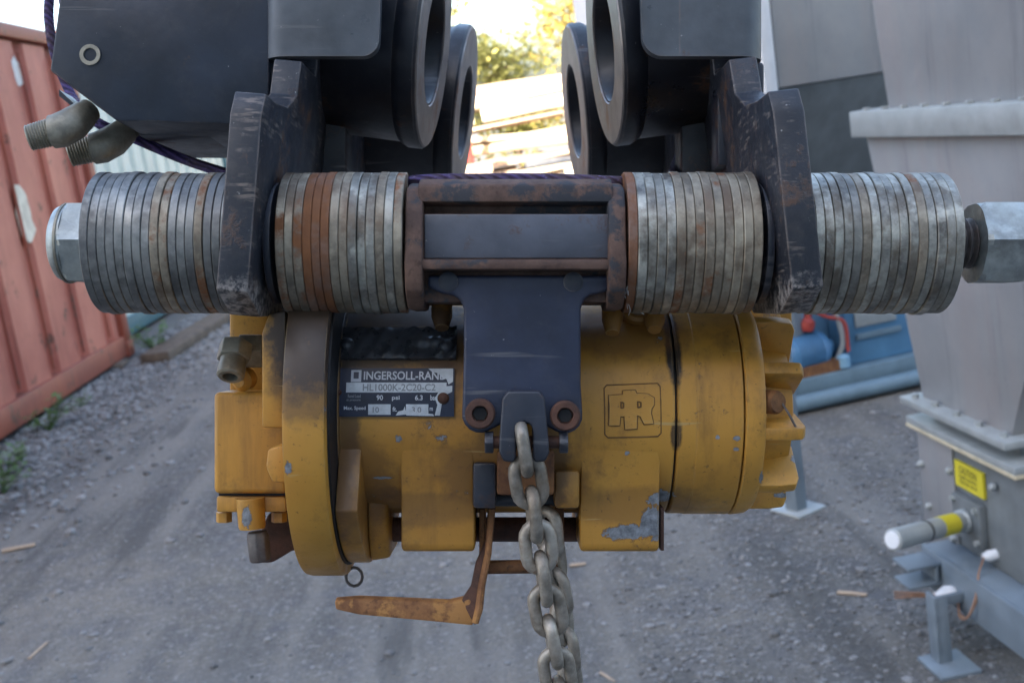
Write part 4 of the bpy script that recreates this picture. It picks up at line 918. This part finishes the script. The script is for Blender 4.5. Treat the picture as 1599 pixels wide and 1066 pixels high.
bar(575, 610, 631, 647, MAT['silver'], npl, PR+.00012, 'speed_field'); words('10', 582, 592, 635, 644, MAT['stamp'], npl, PR+.00025); words('ft.', 613, 620, 635, 642, MAT['print'], npl, PR+.0002)
bar(634, 669, 631, 647, MAT['silver'], npl, PR+.00012, 'speed_field'); words('3.0', 643, 658, 635, 644, MAT['stamp'], npl, PR+.00025); words('m', 671, 676, 636, 641, MAT['print'], npl, PR+.0002)
# worn bare corners of the plate
def blot(pts, parent, R, name='bare_patch'):
    P = [cyl(nx_(a), cyla(b), R) for a, b in pts]; return MB().add(P, [tuple(range(len(P)))]).build(name, MAT['silver'], parent, smooth=0, recalc=False)
blot([(668, 577), (707, 577), (707, 597), (700, 601), (697, 593), (690, 591), (684, 584), (674, 582)], npl, PR+.0003)
blot([(618, 648), (622, 642), (630, 640), (632, 634), (635, 648), (652, 648), (678, 649), (676, 646), (640, 646)], npl, PR+.0003)
blot([(679, 648), (683, 632), (679, 622), (685, 612), (692, 604), (706, 603), (706, 612), (698, 616), (690, 630), (687, 648)], npl, PR+.0003)
for px, py, R_ in ((692, 622, .0032), (528, 613, .0018)):
    c = cyl(nx_(px), cyla(py), PR-.0005); m = MB(); m.lathe([(0, R_), (.0010, R_*.9), (.0020, R_*.5), (.0023, 0)], along(c, (0, -math.cos(cyla(py)), math.sin(cyla(py)))), 18); m.build('rivet', MAT['rustdark'], npl)
rw = random.Random(9)
def crumple(u, v): return .0014*math.sin(u*26+3*math.sin(v*5+u*9))*(.15+.85*u*u) + .0006*math.sin(u*51+v*7)*(.2+.8*u) + .0002*math.sin(v*11+u*13)
tg = patch(nx_(524), nx_(711), 516, 562, RB+.0022, 70, 14, crumple, .0028).build('warning_plate', MAT['tag'], ho, smooth=60)
for px, py in ((537, 541), (694, 543)):
    a = cyla(py); c = cyl(nx_(px), a, RB+.0018); m = MB(); m.lathe([(0, .0040), (.0012, .0036), (.0024, .0022), (.0028, 0)], along(c, (0, -math.cos(a), math.sin(a))), 20); m.build('rivet', MAT['tag'], tg)

# ---- cast emblem on the right of the barrel
def cpath(pts, closed=True, r=.0004, R=RB):
    P = []
    n = len(pts)
    for i in range(n if closed else n-1):
        a, b = pts[i], pts[(i+1)%n]
        for t_ in (0, .34, .67): P.append((a[0]+(b[0]-a[0])*t_, a[1]+(b[1]-a[1])*t_))
    return MB().tube([cyl(nx_(x), cyla(y), R) for x, y in P], r, 6, closed=closed)
sq = [(944, 606), (948, 601), (1028, 598), (1032, 603), (1033, 676), (1028, 681), (950, 683), (945, 678)]
em = cpath(sq, True, .00034).build('cast_emblem', MAT['outline'], ho)
IRP = [(951, 617), (973, 616), (973, 610), (993, 609), (994, 614), (1012, 615), (1022, 621), (1022, 632), (1018, 638), (1017, 645), (1021, 661), (1006, 662), (1000, 650), (995, 648), (995, 669), (976, 670), (975, 650), (969, 650), (968, 664), (951, 664)]
P = [cyl(nx_(a), cyla(b), RB+.0007) for a, b in IRP]; n = len(P); Q = [cyl(nx_(a), cyla(b), RB-.0006) for a, b in IRP]
MB().add(P+Q, [tuple(range(n))]+[(i, (i+1)%n, n+(i+1)%n, n+i) for i in range(n)]).build('emblem_letters', MAT['body'], em, .0002, 1)
cpath(IRP, True, .00045, RB+.0001).build('emblem_outline', MAT['outline'], em)
for pts in ([(970, 627), (974, 629), (974, 636), (970, 637)], [(996, 627), (1001, 628), (1001, 635), (996, 636)]): cpath(pts, True, .0004, RB+.0008).build('emblem_counter', MAT['outline'], em)

# ---- control lever
def lev(pts, D, th, name, mat, parent, bv=.001):
    m = MB(); m.prism([(X(a, D), Z(b, D)) for a, b in pts], 'y', Y(D), Y(D)+th); return m.build(name, mat, parent, bv)
lv = MB(); A = [L(522, 938, .598), L(524, 952, .598), L(560, 960, .598), L(690, 972, .597), L(738, 977, .596), L(742, 968, .596), L(735, 935, .596), L(722, 936, .597), L(700, 941, .598), L(560, 935, .599)]
n = len(A); B = [p+Vector((0, .006, .0012)) for p in A]
lv.add(A+B, [tuple(range(n))[::-1], tuple(range(n, 2*n))]+[(i, (i+1)%n, n+(i+1)%n, n+i) for i in range(n)])
cl = lv.build('control_lever', MAT['rustpaint'], ho, .0012)
m = MB(); A = [L(720, 938, .597), L(742, 977, .594), L(749, 955, .594), L(757, 905, .597), L(766, 862, .60), L(771, 830, .602), L(774, 790, .604), L(762, 790, .604), L(757, 845, .602), L(742, 880, .60), L(735, 915, .598)]
n = len(A); B = [p+Vector((0, .005, 0)) for p in A]; m.add(A+B, [tuple(range(n)), tuple(range(n, 2*n))[::-1]]+[(i, (i+1)%n, n+(i+1)%n, n+i) for i in range(n)]); m.build('lever_arm', MAT['rustdark'], cl, .0009)
m = MB(); m.tube([L(742, 972, .593), L(748, 950, .5935), L(752, 915, .596), L(762, 865, .5985), L(768, 795, .602)], [.0018, .0021, .0019, .0018, .0018], 8); m.build('lever_edge', MAT['rustpaint'], cl)
m = MB(); m.box((X(748, .604), Y(.606), Z(872, .604)), (X(757, .604), Y(.640), Z(795, .604))); m.build('lever_plate', MAT['rustpaint'], cl, .001)
MB().tube([L(760, 885, .612), L(885, 883, .612)], .0037, 14).build('lever_rod', MAT['rust'], cl)
m = MB(); m.box((X(866, .606), Y(.606), Z(908, .606)), (X(881, .606), Y(.612), Z(792, .606))); m.build('lever_arm', MAT['rust'], cl, .001)
m = MB(); m.box((X(866, .61), Y(.613), Z(850, .61)), (X(880, .61), Y(.645), Z(800, .61))); m.build('lever_plate', MAT['rustdark'], cl, .001)

# ================================================================== chains (hang plumb)
def link_mesh(pitch, wr, w):
    r = w/2-wr; hl = pitch/2+wr-r-wr+wr*0; hl = max(.001, pitch/2-r+wr*1.0)
    pts = []
    for i in range(9): a = RAD(-90+180*i/8); pts.append((r*math.sin(a)*1.0, 0, hl+r*math.cos(a)))
    for i in range(9): a = RAD(90+180*i/8); pts.append((r*math.sin(a), 0, -hl+r*math.cos(a)))
    o = MB().tube(pts, wr, 12, closed=True).build('l', MAT['chain'], None); me = o.data; bpy.data.objects.remove(o); return me
def chain(name, label, start, n, pitch, wr, w, a0, seed, lean=(0, 0)):
    r = random.Random(seed); c = thing(name, label, 'chain', T(*start)); me = link_mesh(pitch, wr, w); fwd = math.atan2(AR.y, AR.x)
    p = Vector((0, 0, 0))
    for k in range(n):
        o = bpy.data.objects.new('chain_link', me); COL.objects.link(o); o.parent = c
        o.location = p; o.rotation_euler = (lean[1]+r.gauss(0, .03), -lean[0]+r.gauss(0, .03), fwd+a0+(RAD(90) if k % 2 == 0 else 0)+r.gauss(0, .10))
        p = p+Vector((-lean[0]*pitch, lean[1]*pitch, -pitch))
    return c
s0 = at(818, 700, .5490)
chain('load_chain', 'worn grey load chain hanging from the black anchor lug', s0, 34, .0166, .0031, .0188, RAD(8), 3)
s1 = at(857, 830, .600)
chain('load_chain', 'slack grey chain fall hanging behind the front chain', s1, 26, .0166, .0031, .0188, RAD(50), 6)
